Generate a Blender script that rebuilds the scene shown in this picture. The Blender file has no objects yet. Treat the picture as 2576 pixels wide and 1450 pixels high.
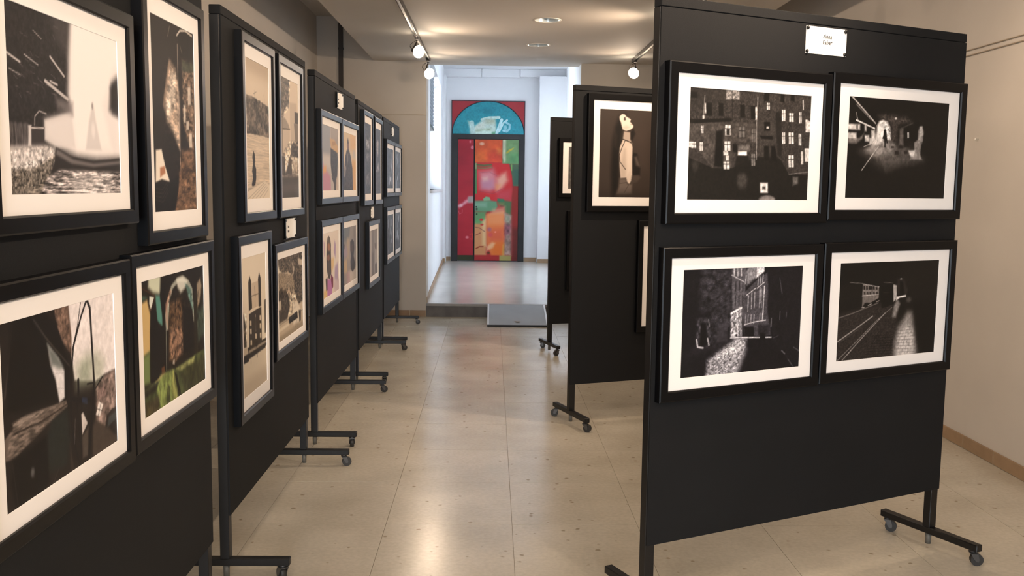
import bpy, bmesh, math, random
import numpy as np
from mathutils import Matrix, Vector
random.seed(4)
scene = bpy.context.scene
C = scene.collection
PI = math.pi

# ------------------------------------------------------------------ camera
F_PX, YAW, PITCH, ROLL, EYE = 2370.3, 0.022286, 0.106117, 0.012389, 1.4404
cam = bpy.data.cameras.new('camera'); cam.sensor_width = 36.0; cam.lens = F_PX / 2576 * 36
cam.clip_start = 0.05; cam.clip_end = 200
cam_ob = bpy.data.objects.new('camera', cam); C.objects.link(cam_ob)
fw = Vector((math.sin(YAW) * math.cos(PITCH), math.cos(YAW) * math.cos(PITCH), -math.sin(PITCH)))
rt = Vector((math.cos(YAW), -math.sin(YAW), 0)); up = rt.cross(fw)
rt2 = rt * math.cos(ROLL) + up * math.sin(ROLL); up2 = up * math.cos(ROLL) - rt * math.sin(ROLL)
M = Matrix(((rt2.x, up2.x, -fw.x, 0), (rt2.y, up2.y, -fw.y, 0), (rt2.z, up2.z, -fw.z, EYE), (0, 0, 0, 1)))
cam_ob.matrix_world = M
scene.camera = cam_ob

# ------------------------------------------------------------------ world (overcast daylight outside the windows)
world = bpy.data.worlds.new('overcast_sky'); scene.world = world; world.use_nodes = True
wb = world.node_tree.nodes['Background']; wb.inputs[0].default_value = (0.80, 0.90, 1.0, 1); wb.inputs[1].default_value = 19.5
def portal(loc, rot, sx, sy):
    l = bpy.data.lights.new('daylight_portal', 'AREA'); l.shape = 'RECTANGLE'; l.size = sx; l.size_y = sy; l.cycles.is_portal = True
    o = bpy.data.objects.new('daylight_portal', l); o.location = loc; o.rotation_euler = rot; C.objects.link(o)
portal((-1.16, 13.1, 2.1), (0, -PI / 2, 0), 1.9, 4.0)
portal((0.1, -3.06, 1.25), (PI / 2, 0, 0), 1.6, 2.4)
LAMP_W = 42.0
LAMP_COL = (1.0, 0.765, 0.56)
scene.view_settings.view_transform = 'Standard'; scene.view_settings.look = 'None'
scene.view_settings.gamma = 1.0; scene.view_settings.use_curve_mapping = False
scene.view_settings.exposure = 0.15

# ------------------------------------------------------------------ materials
def lin(c):
    c = c / 255; return c / 12.92 if c <= .04045 else ((c + .055) / 1.055) ** 2.4
def srgb(r, g, b): return (lin(r), lin(g), lin(b), 1)
MATS = {}
def mat(name, col, rough=.6, metal=0, spec=.5, var=0, vscale=6, bump=0, bscale=200, coat=0, emit=None, estr=0, objvar=0):
    m = bpy.data.materials.new(name); m.use_nodes = True; nt = m.node_tree; b = nt.nodes['Principled BSDF']
    b.inputs['Base Color'].default_value = col; b.inputs['Roughness'].default_value = rough; b.inputs['Metallic'].default_value = metal
    b.inputs['Specular IOR Level'].default_value = spec; b.inputs['Coat Weight'].default_value = coat
    tc = nt.nodes.new('ShaderNodeTexCoord')
    src = None
    if var:
        n = nt.nodes.new('ShaderNodeTexNoise'); n.inputs['Scale'].default_value = vscale; n.inputs['Detail'].default_value = 5
        nt.links.new(tc.outputs['Object'], n.inputs['Vector'])
        mr = nt.nodes.new('ShaderNodeMapRange'); mr.inputs[1].default_value = .3; mr.inputs[2].default_value = .7; mr.inputs[3].default_value = 1 - var; mr.inputs[4].default_value = 1 + var
        nt.links.new(n.outputs['Fac'], mr.inputs[0]); src = mr.outputs[0]
    if objvar:
        oi = nt.nodes.new('ShaderNodeObjectInfo'); mr = nt.nodes.new('ShaderNodeMapRange'); mr.inputs[3].default_value = 1 - objvar; mr.inputs[4].default_value = 1 + objvar
        nt.links.new(oi.outputs['Random'], mr.inputs[0])
        if src:
            mm = nt.nodes.new('ShaderNodeMath'); mm.operation = 'MULTIPLY'; nt.links.new(src, mm.inputs[0]); nt.links.new(mr.outputs[0], mm.inputs[1]); src = mm.outputs[0]
        else: src = mr.outputs[0]
    if src:
        vm = nt.nodes.new('ShaderNodeVectorMath'); vm.operation = 'SCALE'; vm.inputs[0].default_value = col[:3]; nt.links.new(src, vm.inputs['Scale']); nt.links.new(vm.outputs[0], b.inputs['Base Color'])
    if bump:
        n = nt.nodes.new('ShaderNodeTexNoise'); n.inputs['Scale'].default_value = bscale; n.inputs['Detail'].default_value = 3
        nt.links.new(tc.outputs['Object'], n.inputs['Vector']); bp = nt.nodes.new('ShaderNodeBump'); bp.inputs['Strength'].default_value = bump; bp.inputs['Distance'].default_value = .002
        nt.links.new(n.outputs['Fac'], bp.inputs['Height']); nt.links.new(bp.outputs[0], b.inputs['Normal'])
    if emit: b.inputs['Emission Color'].default_value = emit; b.inputs['Emission Strength'].default_value = estr
    MATS[name] = m; return m
mat('wall_paint', srgb(203, 194, 183), .75, var=.03, vscale=2.5, bump=.15, bscale=90)
mat('ceiling_paint', srgb(206, 198, 188), .8, var=.02, vscale=2, bump=.1, bscale=60)
mat('corridor_paint', srgb(232, 233, 236), .7, var=.02, vscale=2, bump=.1, bscale=80)
mat('board_cloth', srgb(21, 22, 24), .75, spec=.25, var=.10, vscale=3, bump=.25, bscale=700)
mat('post_paint', srgb(14, 14, 16), .42, spec=.5, var=.06, vscale=20)
mat('frame_lacquer', srgb(8, 8, 10), .34, spec=.2, var=.05, vscale=15)
mat('mat_card', srgb(248, 243, 240), .7, spec=.3)
mat('card_paper', srgb(246, 243, 238), .65, spec=.3)
mat('pin_black', srgb(14, 14, 15), .3)
mat('ink', srgb(34, 33, 34), .7)
mat('grout', srgb(150, 140, 122), .85)
mat('skirting_tile', srgb(158, 130, 101), .5, var=.08, vscale=14, objvar=.06)
mat('skirting_grout', srgb(205, 192, 168), .85)
mat('step_stone', srgb(104, 100, 97), .6, var=.22, vscale=9, bump=.3, bscale=60)
mat('step_nosing', srgb(150, 146, 142), .45, var=.12, vscale=12)
mat('platform_floor', srgb(214, 209, 201), .16, var=.05, vscale=3)
mat('ramp_rubber', srgb(150, 153, 156), .55, var=.05, vscale=5)
mat('aluminium', srgb(232, 234, 238), .35, metal=.1)
mat('ramp_lip', srgb(40, 40, 42), .6)
mat('conduit_paint', srgb(52, 44, 38), .5)
mat('track_metal', srgb(40, 34, 30), .28, metal=.6)
mat('track_inside', srgb(190, 184, 174), .22, metal=.9)
mat('blind_dark', srgb(70, 72, 76), .6)
mat('lamp_metal', srgb(58, 50, 46), .4, metal=.3)
mat('bulb_glass', (1, .93, .82, 1), .3, emit=(1, .86, .68, 1), estr=30)
mat('chrome_blue_reflection', srgb(226, 240, 247), .22, metal=.35)  # pale blue reflection painted into a brightened, mostly non-metal base colour
mat('trim_white', srgb(225, 220, 212), .5)
mat('glass_blue_reflection', srgb(205, 222, 232), .15, spec=.8)  # bluish reflection on the tubes carried by the glass colour itself
mat('rubber_wheel', srgb(50, 49, 48), .5, var=.1, vscale=60)
mat('caster_steel', srgb(96, 96, 97), .4, metal=.7)
mat('stop_plastic', srgb(98, 97, 92), .5)
mat('rail_wire', srgb(165, 148, 126), .5)
mat('thread', srgb(196, 182, 162), .6)
mat('nail_steel', srgb(244, 238, 226), .3)
mat('door_black', srgb(24, 24, 26), .55, var=.1, vscale=8)
mat('lunette_red', srgb(160, 34, 44), .55, var=.06, vscale=8)
mat('lunette_line', srgb(26, 40, 52), .5)
mat('window_frame', srgb(226, 229, 232), .4)
mat('blind_slat', srgb(112, 118, 126), .55)
mat('sill_marble', srgb(205, 205, 206), .35, var=.06, vscale=12)
def print_material():
    m = bpy.data.materials.new('print_paper'); m.use_nodes = True; nt = m.node_tree; b = nt.nodes['Principled BSDF']
    a = nt.nodes.new('ShaderNodeAttribute'); a.attribute_name = 'ink'; nt.links.new(a.outputs['Color'], b.inputs['Base Color'])
    b.inputs['Roughness'].default_value = .5; b.inputs['Specular IOR Level'].default_value = .35; MATS['print_paper'] = m
print_material()
def tile_material():
    m = bpy.data.materials.new('terrazzo_tile'); m.use_nodes = True; nt = m.node_tree; b = nt.nodes['Principled BSDF']; N = nt.nodes.new; L = nt.links.new
    geo = N('ShaderNodeNewGeometry'); oi = N('ShaderNodeObjectInfo')
    n1 = N('ShaderNodeTexNoise'); n1.inputs['Scale'].default_value = 2.2; n1.inputs['Detail'].default_value = 6; L(geo.outputs['Position'], n1.inputs['Vector'])
    n2 = N('ShaderNodeTexNoise'); n2.inputs['Scale'].default_value = 55; n2.inputs['Detail'].default_value = 2; L(geo.outputs['Position'], n2.inputs['Vector'])
    vo = N('ShaderNodeTexVoronoi'); vo.inputs['Scale'].default_value = 15; vo.inputs['Randomness'].default_value = 1; L(geo.outputs['Position'], vo.inputs['Vector'])
    wn = N('ShaderNodeTexNoise'); wn.inputs['Scale'].default_value = 40; L(geo.outputs['Position'], wn.inputs['Vector'])
    # sparse brown specks
    ad = N('ShaderNodeMath'); ad.operation = 'MULTIPLY_ADD'; ad.inputs[1].default_value = .35; L(wn.outputs['Fac'], ad.inputs[0]); L(vo.outputs['Distance'], ad.inputs[2])
    lt = N('ShaderNodeMapRange'); lt.inputs[1].default_value = .25; lt.inputs[2].default_value = .33; lt.inputs[3].default_value = 1; lt.inputs[4].default_value = 0; L(ad.outputs[0], lt.inputs[0])
    sel = N('ShaderNodeMath'); sel.operation = 'GREATER_THAN'; sel.inputs[1].default_value = .55; sp = N('ShaderNodeSeparateColor'); L(vo.outputs['Color'], sp.inputs[0]); L(sp.outputs[0], sel.inputs[0])
    mk = N('ShaderNodeMath'); mk.operation = 'MULTIPLY'; L(lt.outputs[0], mk.inputs[0]); L(sel.outputs[0], mk.inputs[1])
    ramp = N('ShaderNodeValToRGB'); ramp.color_ramp.elements[0].position = .3; ramp.color_ramp.elements[0].color = srgb(186, 178, 162); ramp.color_ramp.elements[1].position = .7; ramp.color_ramp.elements[1].color = srgb(206, 199, 184); L(n1.outputs['Fac'], ramp.inputs[0])
    fine = N('ShaderNodeMapRange'); fine.inputs[1].default_value = .3; fine.inputs[2].default_value = .7; fine.inputs[3].default_value = .94; fine.inputs[4].default_value = 1.05; L(n2.outputs['Fac'], fine.inputs[0])
    ov = N('ShaderNodeMapRange'); ov.inputs[3].default_value = .965; ov.inputs[4].default_value = 1.03; L(oi.outputs['Random'], ov.inputs[0])
    mu = N('ShaderNodeMath'); mu.operation = 'MULTIPLY'; L(fine.outputs[0], mu.inputs[0]); L(ov.outputs[0], mu.inputs[1])
    sc = N('ShaderNodeVectorMath'); sc.operation = 'SCALE'; L(ramp.outputs[0], sc.inputs[0]); L(mu.outputs[0], sc.inputs['Scale'])
    mx = N('ShaderNodeMix'); mx.data_type = 'RGBA'; L(mk.outputs[0], mx.inputs[0]); L(sc.outputs[0], mx.inputs[6]); mx.inputs[7].default_value = srgb(158, 146, 126)
    L(mx.outputs[2], b.inputs['Base Color'])
    rr = N('ShaderNodeMapRange'); rr.inputs[3].default_value = .17; rr.inputs[4].default_value = .30; L(n1.outputs['Fac'], rr.inputs[0]); L(rr.outputs[0], b.inputs['Roughness'])
    b.inputs['Specular IOR Level'].default_value = .45
    MATS['terrazzo_tile'] = m
tile_material()

# ------------------------------------------------------------------ helpers
def add_box(bm, x0, x1, y0, y1, z0, z1, mi=0):
    v = [bm.verts.new(p) for p in ((x0, y0, z0), (x1, y0, z0), (x1, y1, z0), (x0, y1, z0), (x0, y0, z1), (x1, y0, z1), (x1, y1, z1), (x0, y1, z1))]
    fs = []
    for f in ((3, 2, 1, 0), (4, 5, 6, 7), (0, 1, 5, 4), (1, 2, 6, 5), (2, 3, 7, 6), (3, 0, 4, 7)):
        a = bm.faces.new([v[i] for i in f]); a.material_index = mi; fs.append(a)
    return v, fs
def add_prism(bm, pts, z0, z1, axis='z', mi=0):
    """closed outline pts (a,b) extruded between z0 and z1 along an axis"""
    def P(a, b, c): return {'z': (a, b, c), 'x': (c, a, b), 'y': (a, c, b)}[axis]
    lo = [bm.verts.new(P(a, b, z0)) for a, b in pts]; hi = [bm.verts.new(P(a, b, z1)) for a, b in pts]; n = len(pts)
    fs = [bm.faces.new(lo[::-1]), bm.faces.new(hi)]
    for i in range(n): fs.append(bm.faces.new((lo[i], lo[(i + 1) % n], hi[(i + 1) % n], hi[i])))
    for f in fs: f.material_index = mi
    return fs
def add_tube(bm, pts, r, seg=8, caps=True, mi=0):
    pts = [Vector(p) for p in pts]; rings = []
    for i, p in enumerate(pts):
        d = ((pts[min(i + 1, len(pts) - 1)] - pts[max(i - 1, 0)])).normalized()
        a = d.cross(Vector((0, 0, 1))); a = a if a.length > 1e-3 else d.cross(Vector((1, 0, 0))); a.normalize(); b = d.cross(a)
        rr = r[i] if isinstance(r, (list, tuple)) else r
        rings.append([bm.verts.new(p + (a * math.cos(2 * PI * k / seg) + b * math.sin(2 * PI * k / seg)) * rr) for k in range(seg)])
    for q, w in zip(rings, rings[1:]):
        for k in range(seg): f = bm.faces.new((q[k], q[(k + 1) % seg], w[(k + 1) % seg], w[k])); f.smooth = True; f.material_index = mi
    if caps: bm.faces.new(rings[0][::-1]).material_index = mi; bm.faces.new(rings[-1]).material_index = mi
def mesh_of(bm, name, mats, bevel=0):
    bmesh.ops.recalc_face_normals(bm, faces=bm.faces)
    if bevel: bmesh.ops.bevel(bm, geom=list(bm.edges), offset=bevel, segments=1, affect='EDGES', clamp_overlap=True)
    me = bpy.data.meshes.new(name); bm.to_mesh(me); bm.free()
    for m in ([mats] if isinstance(mats, str) else mats): me.materials.append(MATS[m])
    return me
def obj(name, me, parent=None, loc=(0, 0, 0), rotz=0):
    o = bpy.data.objects.new(name, me); C.objects.link(o); o.location = loc; o.rotation_euler = (0, 0, rotz)
    if parent: o.parent = parent
    return o
def part(name, fill, mats, parent=None, bevel=0, loc=(0, 0, 0)):
    bm = bmesh.new(); fill(bm); return obj(name, mesh_of(bm, name, mats, bevel), parent, loc)
def tag(o, label, cat, group=None):
    o['label'] = label; o['category'] = cat
    if group: o['group'] = group
    return o
def thing(name, label, cat, loc=(0, 0, 0), rotz=0, group=None):
    return tag(obj(name, None, None, loc, rotz), label, cat, group)
def struct(name, fill, mats, parent=None, bevel=0):
    o = part(name, fill, mats, parent, bevel)
    if not parent: o['kind'] = 'structure'
    return o
def box(x0, x1, y0, y1, z0, z1): return lambda bm: add_box(bm, x0, x1, y0, y1, z0, z1)
def boxes(*bs):
    def f(bm):
        for b in bs: add_box(bm, *b)
    return f

# ================================================================== the room
X0, X1, YB, YR = -1.906, 2.697, 10.42, -3.0        # left wall, right wall, back wall, rear wall
ZC, ZU = 2.79, 3.25                                # dropped ceiling, upper ceiling in the side coves
CL, CR = -1.29, 2.108                              # edges of the dropped ceiling
OL, OR = -.722, .957                               # opening to the corridor
ZP = .145                                          # platform height

floor = struct('floor', box(X0 - .2, X1 + .2, YR - .2, 16.8, -.08, -.003), 'grout')
TX, TY, GX, GY = .54, .575, .10, 3.92
bm = bmesh.new(); add_box(bm, -TX / 2 + .0009, TX / 2 - .0009, -TY / 2 + .0009, TY / 2 - .0009, -.012, 0)
tile_me = mesh_of(bm, 'floor_tile', 'terrazzo_tile')
for i in range(-5, 6):
    for j in range(-13, 13):
        cx, cy = GX + (i + .5) * TX, GY + (j + .5) * TY
        xa, xb, ya, yb = max(cx - TX / 2, X0), min(cx + TX / 2, X1), max(cy - TY / 2, YR), min(cy + TY / 2, YB)
        if xb - xa < .02 or yb - ya < .02: continue
        whole = xb - xa > TX - .01 and yb - ya > TY - .01
        if whole: obj('floor_tile', tile_me, floor, (cx, cy, random.uniform(-.0006, .0002)))
        else: part('floor_tile', box(xa + .0009, xb - .0009, ya + .0009, yb - .0009, -.012, 0), 'terrazzo_tile', floor)

struct('wall_left', box(X0 - .2, X0, YR - .2, YB, 0, ZU + .1), 'wall_paint')
struct('wall_right', box(X1, X1 + .2, YR - .2, YB, 0, ZU + .1), 'wall_paint')
struct('wall_back_left', box(X0 - .2, OL, YB, YB + .28, 0, 3.6), 'wall_paint')
struct('wall_back_right', box(OR, X1 + .2, YB, 11.6, 0, 3.6), 'wall_paint')
struct('wall_back_lintel', box(OL, OR, YB, YB + .28, ZC, 3.6), 'wall_paint')
struct('wall_rear', boxes((X0, -.7, YR - .2, YR, 0, ZU), (.9, X1, YR - .2, YR, 0, ZU), (-.7, .9, YR - .2, YR, 2.45, ZU)), 'wall_paint')
# glazed entrance behind the camera
win0 = struct('window_1', boxes((-.7, .9, YR - .12, YR - .06, 0, .1), (-.7, .9, YR - .12, YR - .06, 2.37, 2.45), (-.7, -.62, YR - .12, YR - .06, .1, 2.37), (.82, .9, YR - .12, YR - .06, .1, 2.37), (.06, .14, YR - .12, YR - .06, .1, 2.37)), 'window_frame')
# dropped ceiling with two round cut-outs for the downlights
DL = [(.437, 7.78, .105), (.425, 9.12, .108)]
def ceiling(bm):
    xs = [CL] + [DL[0][0] - .16, DL[0][0] + .16] + [CR]; ys = [YR]
    for d in DL: ys += [d[1] - .16, d[1] + .16]
    ys.append(YB)
    for a, b in zip(xs, xs[1:]):
        for c, d in zip(ys, ys[1:]):
            hole = [h for h in DL if a < h[0] < b and c < h[1] < d]
            if not hole:
                bm.faces.new([bm.verts.new(p) for p in ((a, c, ZC), (a, d, ZC), (b, d, ZC), (b, c, ZC))]); continue
            h = hole[0]; n = 32; inner = []; outer = []
            for k in range(n):
                t = 2 * PI * (k + .5) / n; ct, st = math.cos(t), math.sin(t); inner.append(bm.verts.new((h[0] + h[2] * ct, h[1] + h[2] * st, ZC)))
                ex = ((b - h[0]) if ct > 0 else (h[0] - a)) / max(abs(ct), 1e-6); ey = ((d - h[1]) if st > 0 else (h[1] - c)) / max(abs(st), 1e-6); e = min(ex, ey)
                outer.append(bm.verts.new((h[0] + e * ct, h[1] + e * st, ZC)))
            for k in range(n): bm.faces.new((inner[k], inner[(k + 1) % n], outer[(k + 1) % n], outer[k]))
            for cxx, cyy in ((a, c), (a, d), (b, c), (b, d)):
                near = sorted(outer, key=lambda v: (v.co.x - cxx) ** 2 + (v.co.y - cyy) ** 2)[:2]; bm.faces.new((bm.verts.new((cxx, cyy, ZC)), near[0], near[1]))
    bmesh.ops.remove_doubles(bm, verts=bm.verts, dist=.0005)
    add_box(bm, CL, CL + .02, YR, YB, ZC + .002, ZC + .24); add_box(bm, CR - .02, CR, YR, YB, ZC + .002, ZC + .24)
    add_box(bm, CL, CR, YR, YB, ZC + .2, ZC + .24)
struct('ceiling', ceiling, 'ceiling_paint')
struct('ceiling_upper', box(X0 - .2, X1 + .2, YR - .2, YB, ZU, ZU + .1), 'ceiling_paint')

# corridor beyond the step
LY0, LY1, LX0, LX1 = YB, 15.9, OL, -.835           # skewed left wall line
def lx(y): return LX0 + (LX1 - LX0) * (y - LY0) / (LY1 - LY0)
def wall_seg(bm, ya, yb, z0, z1, t0=0, t1=.36): add_prism(bm, [(lx(ya) - t0, ya), (lx(yb) - t0, yb), (lx(yb) - t1, yb), (lx(ya) - t1, ya)], z0, z1)
WY0, WY1, WZ0, WZ1 = 11.3, 15.05, 1.40, 3.0
def corr_left(bm):
    wall_seg(bm, YB + .28, WY0, 0, 3.6); wall_seg(bm, WY1, 16.6, 0, 3.6); wall_seg(bm, WY0, WY1, 0, WZ0); wall_seg(bm, WY0, WY1, WZ1, 3.6)
struct('wall_corridor_left', corr_left, 'corridor_paint')
struct('wall_corridor_right', box(1.25, 1.45, 11.6, 16.6, 0, 3.6), 'corridor_paint')
struct('wall_corridor_jamb', box(OR - .003, OR, YB + .02, 11.6, ZP, 3.46), 'corridor_paint')
struct('wall_corridor_end', box(-1.4, 1.45, 16.6, 16.8, 0, 3.6), 'corridor_paint')
struct('wall_corridor_pilaster_left', box(-1.1, -.80, 16.2, 16.6, ZP, 3.32), 'corridor_paint')
struct('wall_corridor_pilaster_right', box(.795, 1.25, 16.28, 16.6, ZP, 3.33), 'corridor_paint')
struct('trim_1', boxes((-1.0, -.2, 16.45, 16.6, 3.32, 3.46), (-.196, .46, 16.46, 16.6, 3.325, 3.46), (.464, 1.25, 16.44, 16.6, 3.335, 3.46)), 'corridor_paint', bevel=.006)
struct('ceiling_corridor', box(-1.4, 1.45, YB + .28, 16.8, 3.46, 3.6), 'corridor_paint')
struct('floor_platform', box(-1.0, 1.25, YB + .03, 16.6, -.0028, ZP), 'platform_floor')
step = struct('trim_2', box(OL + .002, OR - .002, YB - .005, YB + .03, -.0028, ZP - .028), 'step_stone')
part('nosing', box(OL + .002, OR - .002, YB - .012, YB + .06, ZP - .027, ZP + .002), 'step_nosing', step, .003)
# corridor window: frame, panes, sill and a raised slatted blind
def wbar(bm, ya, yb, z0, z1, t0=.24, t1=.30): wall_seg(bm, ya, yb, z0, z1, t0, t1)
def wframe(bm):
    wbar(bm, WY0, WY1, WZ0, WZ0 + .07); wbar(bm, WY0, WY1, WZ1 - .07, WZ1)
    for y in (WY0, WY0 + 1.25, WY0 + 2.5, WY1 - .07): wbar(bm, y, y + .07, WZ0 + .07, WZ1 - .07)
w2 = struct('window_2', wframe, 'window_frame')
part('window_sill', lambda bm: wall_seg(bm, WY0 - .04, WY1 + .04, WZ0 - .035, WZ0, -.035, .24), 'sill_marble', w2, .004)
for k in range(15):
    z = 2.98 - k * .05
    part('blind_slat', lambda bm: add_prism(bm, [(lx(WY0 + .02) - .06, WY0 + .02), (lx(WY0 + 2.45) - .06, WY0 + 2.45), (lx(WY0 + 2.45) - .10, WY0 + 2.45), (lx(WY0 + .02) - .10, WY0 + .02)], z - .022, z + .012), 'blind_slat', w2)
part('blind_rail', lambda bm: wall_seg(bm, WY0 + .02, WY0 + 2.45, 2.235, 2.27, .055, .105), 'lamp_metal', w2)
def glass_mat():
    m = bpy.data.materials.new('window_glass'); m.use_nodes = True; nt = m.node_tree; nt.nodes.clear(); N = nt.nodes.new
    o = N('ShaderNodeOutputMaterial'); t = N('ShaderNodeBsdfTransparent'); g = N('ShaderNodeBsdfGlossy'); g.inputs['Roughness'].default_value = .02
    fr = N('ShaderNodeFresnel'); fr.inputs[0].default_value = 1.45; mx = N('ShaderNodeMixShader'); nt.links.new(fr.outputs[0], mx.inputs[0]); nt.links.new(t.outputs[0], mx.inputs[1]); nt.links.new(g.outputs[0], mx.inputs[2]); nt.links.new(mx.outputs[0], o.inputs[0]); MATS['window_glass'] = m
glass_mat()
for y in (WY0 + .07, WY0 + 1.32, WY0 + 2.57):
    part('pane', lambda bm: wall_seg(bm, y, min(y + 1.18, WY1 - .07), WZ0 + .07, WZ1 - .07, .268, .272), 'window_glass', w2)
for xa, xb in ((-.62, .06), (.14, .82)): part('pane', box(xa, xb, YR - .092, YR - .088, .1, 2.37), 'window_glass', win0)

# tiled skirting
def skirting(name, a, b, n, start, pitch=.324, h=.072, t=.011, z=0):
    """row of skirting tiles from a to b (xy), n = unit normal into the room"""
    a, b = Vector(a), Vector(b); d = (b - a).normalized(); L = (b - a).length; n = Vector(n); ang = math.atan2(d.y, d.x)
    side = 1 if d.x * n.y - d.y * n.x > 0 else -1
    bm = bmesh.new(); add_box(bm, 0, L, min(0, side * t * .6), max(0, side * t * .6), z, z + h - .001); me = mesh_of(bm, name, 'skirting_grout')
    base = obj(name, me, None, (a.x, a.y, 0), ang); base['kind'] = 'structure'
    s = start
    while s < L - .02:
        e = min(s + pitch, L); s0 = max(s, 0)
        if e - s0 > .02: part('skirting_tile', box(s0 + .0042, e - .0042, min(0, side * t), max(0, side * t), z + .002, z + h), 'skirting_tile', base, .0012)
        s += pitch
skirting('baseboard_right', (X1, YR), (X1, YB), (-1, 0), ((5.172 - YR) % .324) - .324)
skirting('baseboard_left', (X0, YR), (X0, YB), (1, 0), -.1)
skirting('baseboard_back_left', (X0, YB), (OL, YB), (0, -1), ((-.905 - X0) % .324) - .324)
skirting('baseboard_back_right', (OR, YB), (X1, YB), (0, -1), -.05)
skirting('baseboard_corridor_left', (OL, YB + .03), (lx(16.2), 16.2), (1, 0), 0, z=ZP)
skirting('baseboard_corridor_pilaster_left', (lx(16.2), 16.2), (-.80, 16.2), (0, -1), 0, z=ZP)
skirting('baseboard_corridor_end_left', (-.80, 16.6), (-.72, 16.6), (0, -1), 0, z=ZP)
skirting('baseboard_corridor_end_right', (.565, 16.6), (.795, 16.6), (0, -1), 0, z=ZP)
skirting('baseboard_corridor_pilaster_right', (.795, 16.28), (1.25, 16.28), (0, -1), 0, z=ZP)

# ================================================================== prints
def hexrgb(c): return np.array([int(c[i:i+2], 16) / 255 for i in (0, 2, 4)])
def value_noise(U, V, su, sv, seed):
    rs = np.random.RandomState(seed)
    tot = np.zeros_like(U); amp = 1.0; norm = 0
    for o in range(3):
        gu, gv = U / su * 2 ** o, V / sv * 2 ** o
        n = 257; g = rs.rand(n, n)
        i0 = np.floor(gu).astype(int); j0 = np.floor(gv).astype(int)
        fu, fv = gu - i0, gv - j0
        fu = fu * fu * (3 - 2 * fu); fv = fv * fv * (3 - 2 * fv)
        a = g[j0 % n, i0 % n]; b = g[j0 % n, (i0 + 1) % n]; c = g[(j0 + 1) % n, i0 % n]; d = g[(j0 + 1) % n, (i0 + 1) % n]
        tot += amp * ((a * (1 - fu) + b * fu) * (1 - fv) + (c * (1 - fu) + d * fu) * fv); norm += amp; amp *= .6
    return tot / norm
def seg_dist(X, Y, p, q):
    dx, dy = q[0] - p[0], q[1] - p[1]; L = dx * dx + dy * dy + 1e-12
    t = np.clip(((X - p[0]) * dx + (Y - p[1]) * dy) / L, 0, 1)
    return np.hypot(X - p[0] - t * dx, Y - p[1] - t * dy)
def poly_mask(X, Y, pts, soft):
    ins = np.zeros(X.shape, bool); dist = np.full(X.shape, 9.0)
    for k in range(len(pts)):
        p, q = pts[k], pts[(k + 1) % len(pts)]
        if p[1] != q[1]:
            c = ((p[1] > Y) != (q[1] > Y)) & (X < (q[0] - p[0]) * (Y - p[1]) / (q[1] - p[1]) + p[0]); ins ^= c
        dist = np.minimum(dist, seg_dist(X, Y, p, q))
    sd = np.where(ins, dist, -dist)
    t = np.clip(sd / (2 * soft) + .5, 0, 1)
    return t * t * (3 - 2 * t)
def paint(ops, w, h, asp):
    """colour field of one flat print, h rows by w columns; ops use 0..1 print coordinates"""
    def ext(t): return t - .2 if t <= .025 else (t + .2 if t >= .975 else t)
    U, V = np.meshgrid((np.arange(w)) / (w - 1), (np.arange(h)) / (h - 1))
    X, Y = U * asp, V; aa = .6 / h
    img = np.zeros((h, w, 3)); img[:] = .5
    for o in ops:
        k = o[0]
        if k == 'b': img[:] = hexrgb(o[1]); continue
        if k == 'n':
            m = value_noise(X, Y, o[2], o[3], o[4]) * 2 - 1
            f = 1 + o[1] * m * 1.15
            if len(o) > 5:
                ms = poly_mask(X, Y, [(p[0] * asp, p[1]) for p in o[5]], .01); f = 1 + (f - 1) * ms
            img = np.clip(img * f[..., None], 0, 1); continue
        if k == 'p': m = poly_mask(X, Y, [(ext(p[0]) * asp, ext(p[1])) for p in o[4]], max(1.7 * o[3], aa))
        elif k == 'l':
            pts = [(p[0] * asp, p[1]) for p in o[4]]; d = np.full(X.shape, 9.0)
            for a, b in zip(pts, pts[1:]): d = np.minimum(d, seg_dist(X, Y, a, b))
            m = np.clip((o[3] / 2 - d) / (2 * aa) + .5, 0, 1)
        else:
            (cx, cy), rx, ry = o[4], o[5], o[6]
            d = np.hypot((U - cx) / max(rx, 1e-4), (V - cy) / max(ry, 1e-4)); m = np.clip((1 - d) / max(o[3], .02) + .5 * (o[3] < .1), 0, 1)
        m = (m * o[2])[..., None]
        img = img * (1 - m) + hexrgb(o[1]) * m
    return img
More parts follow.
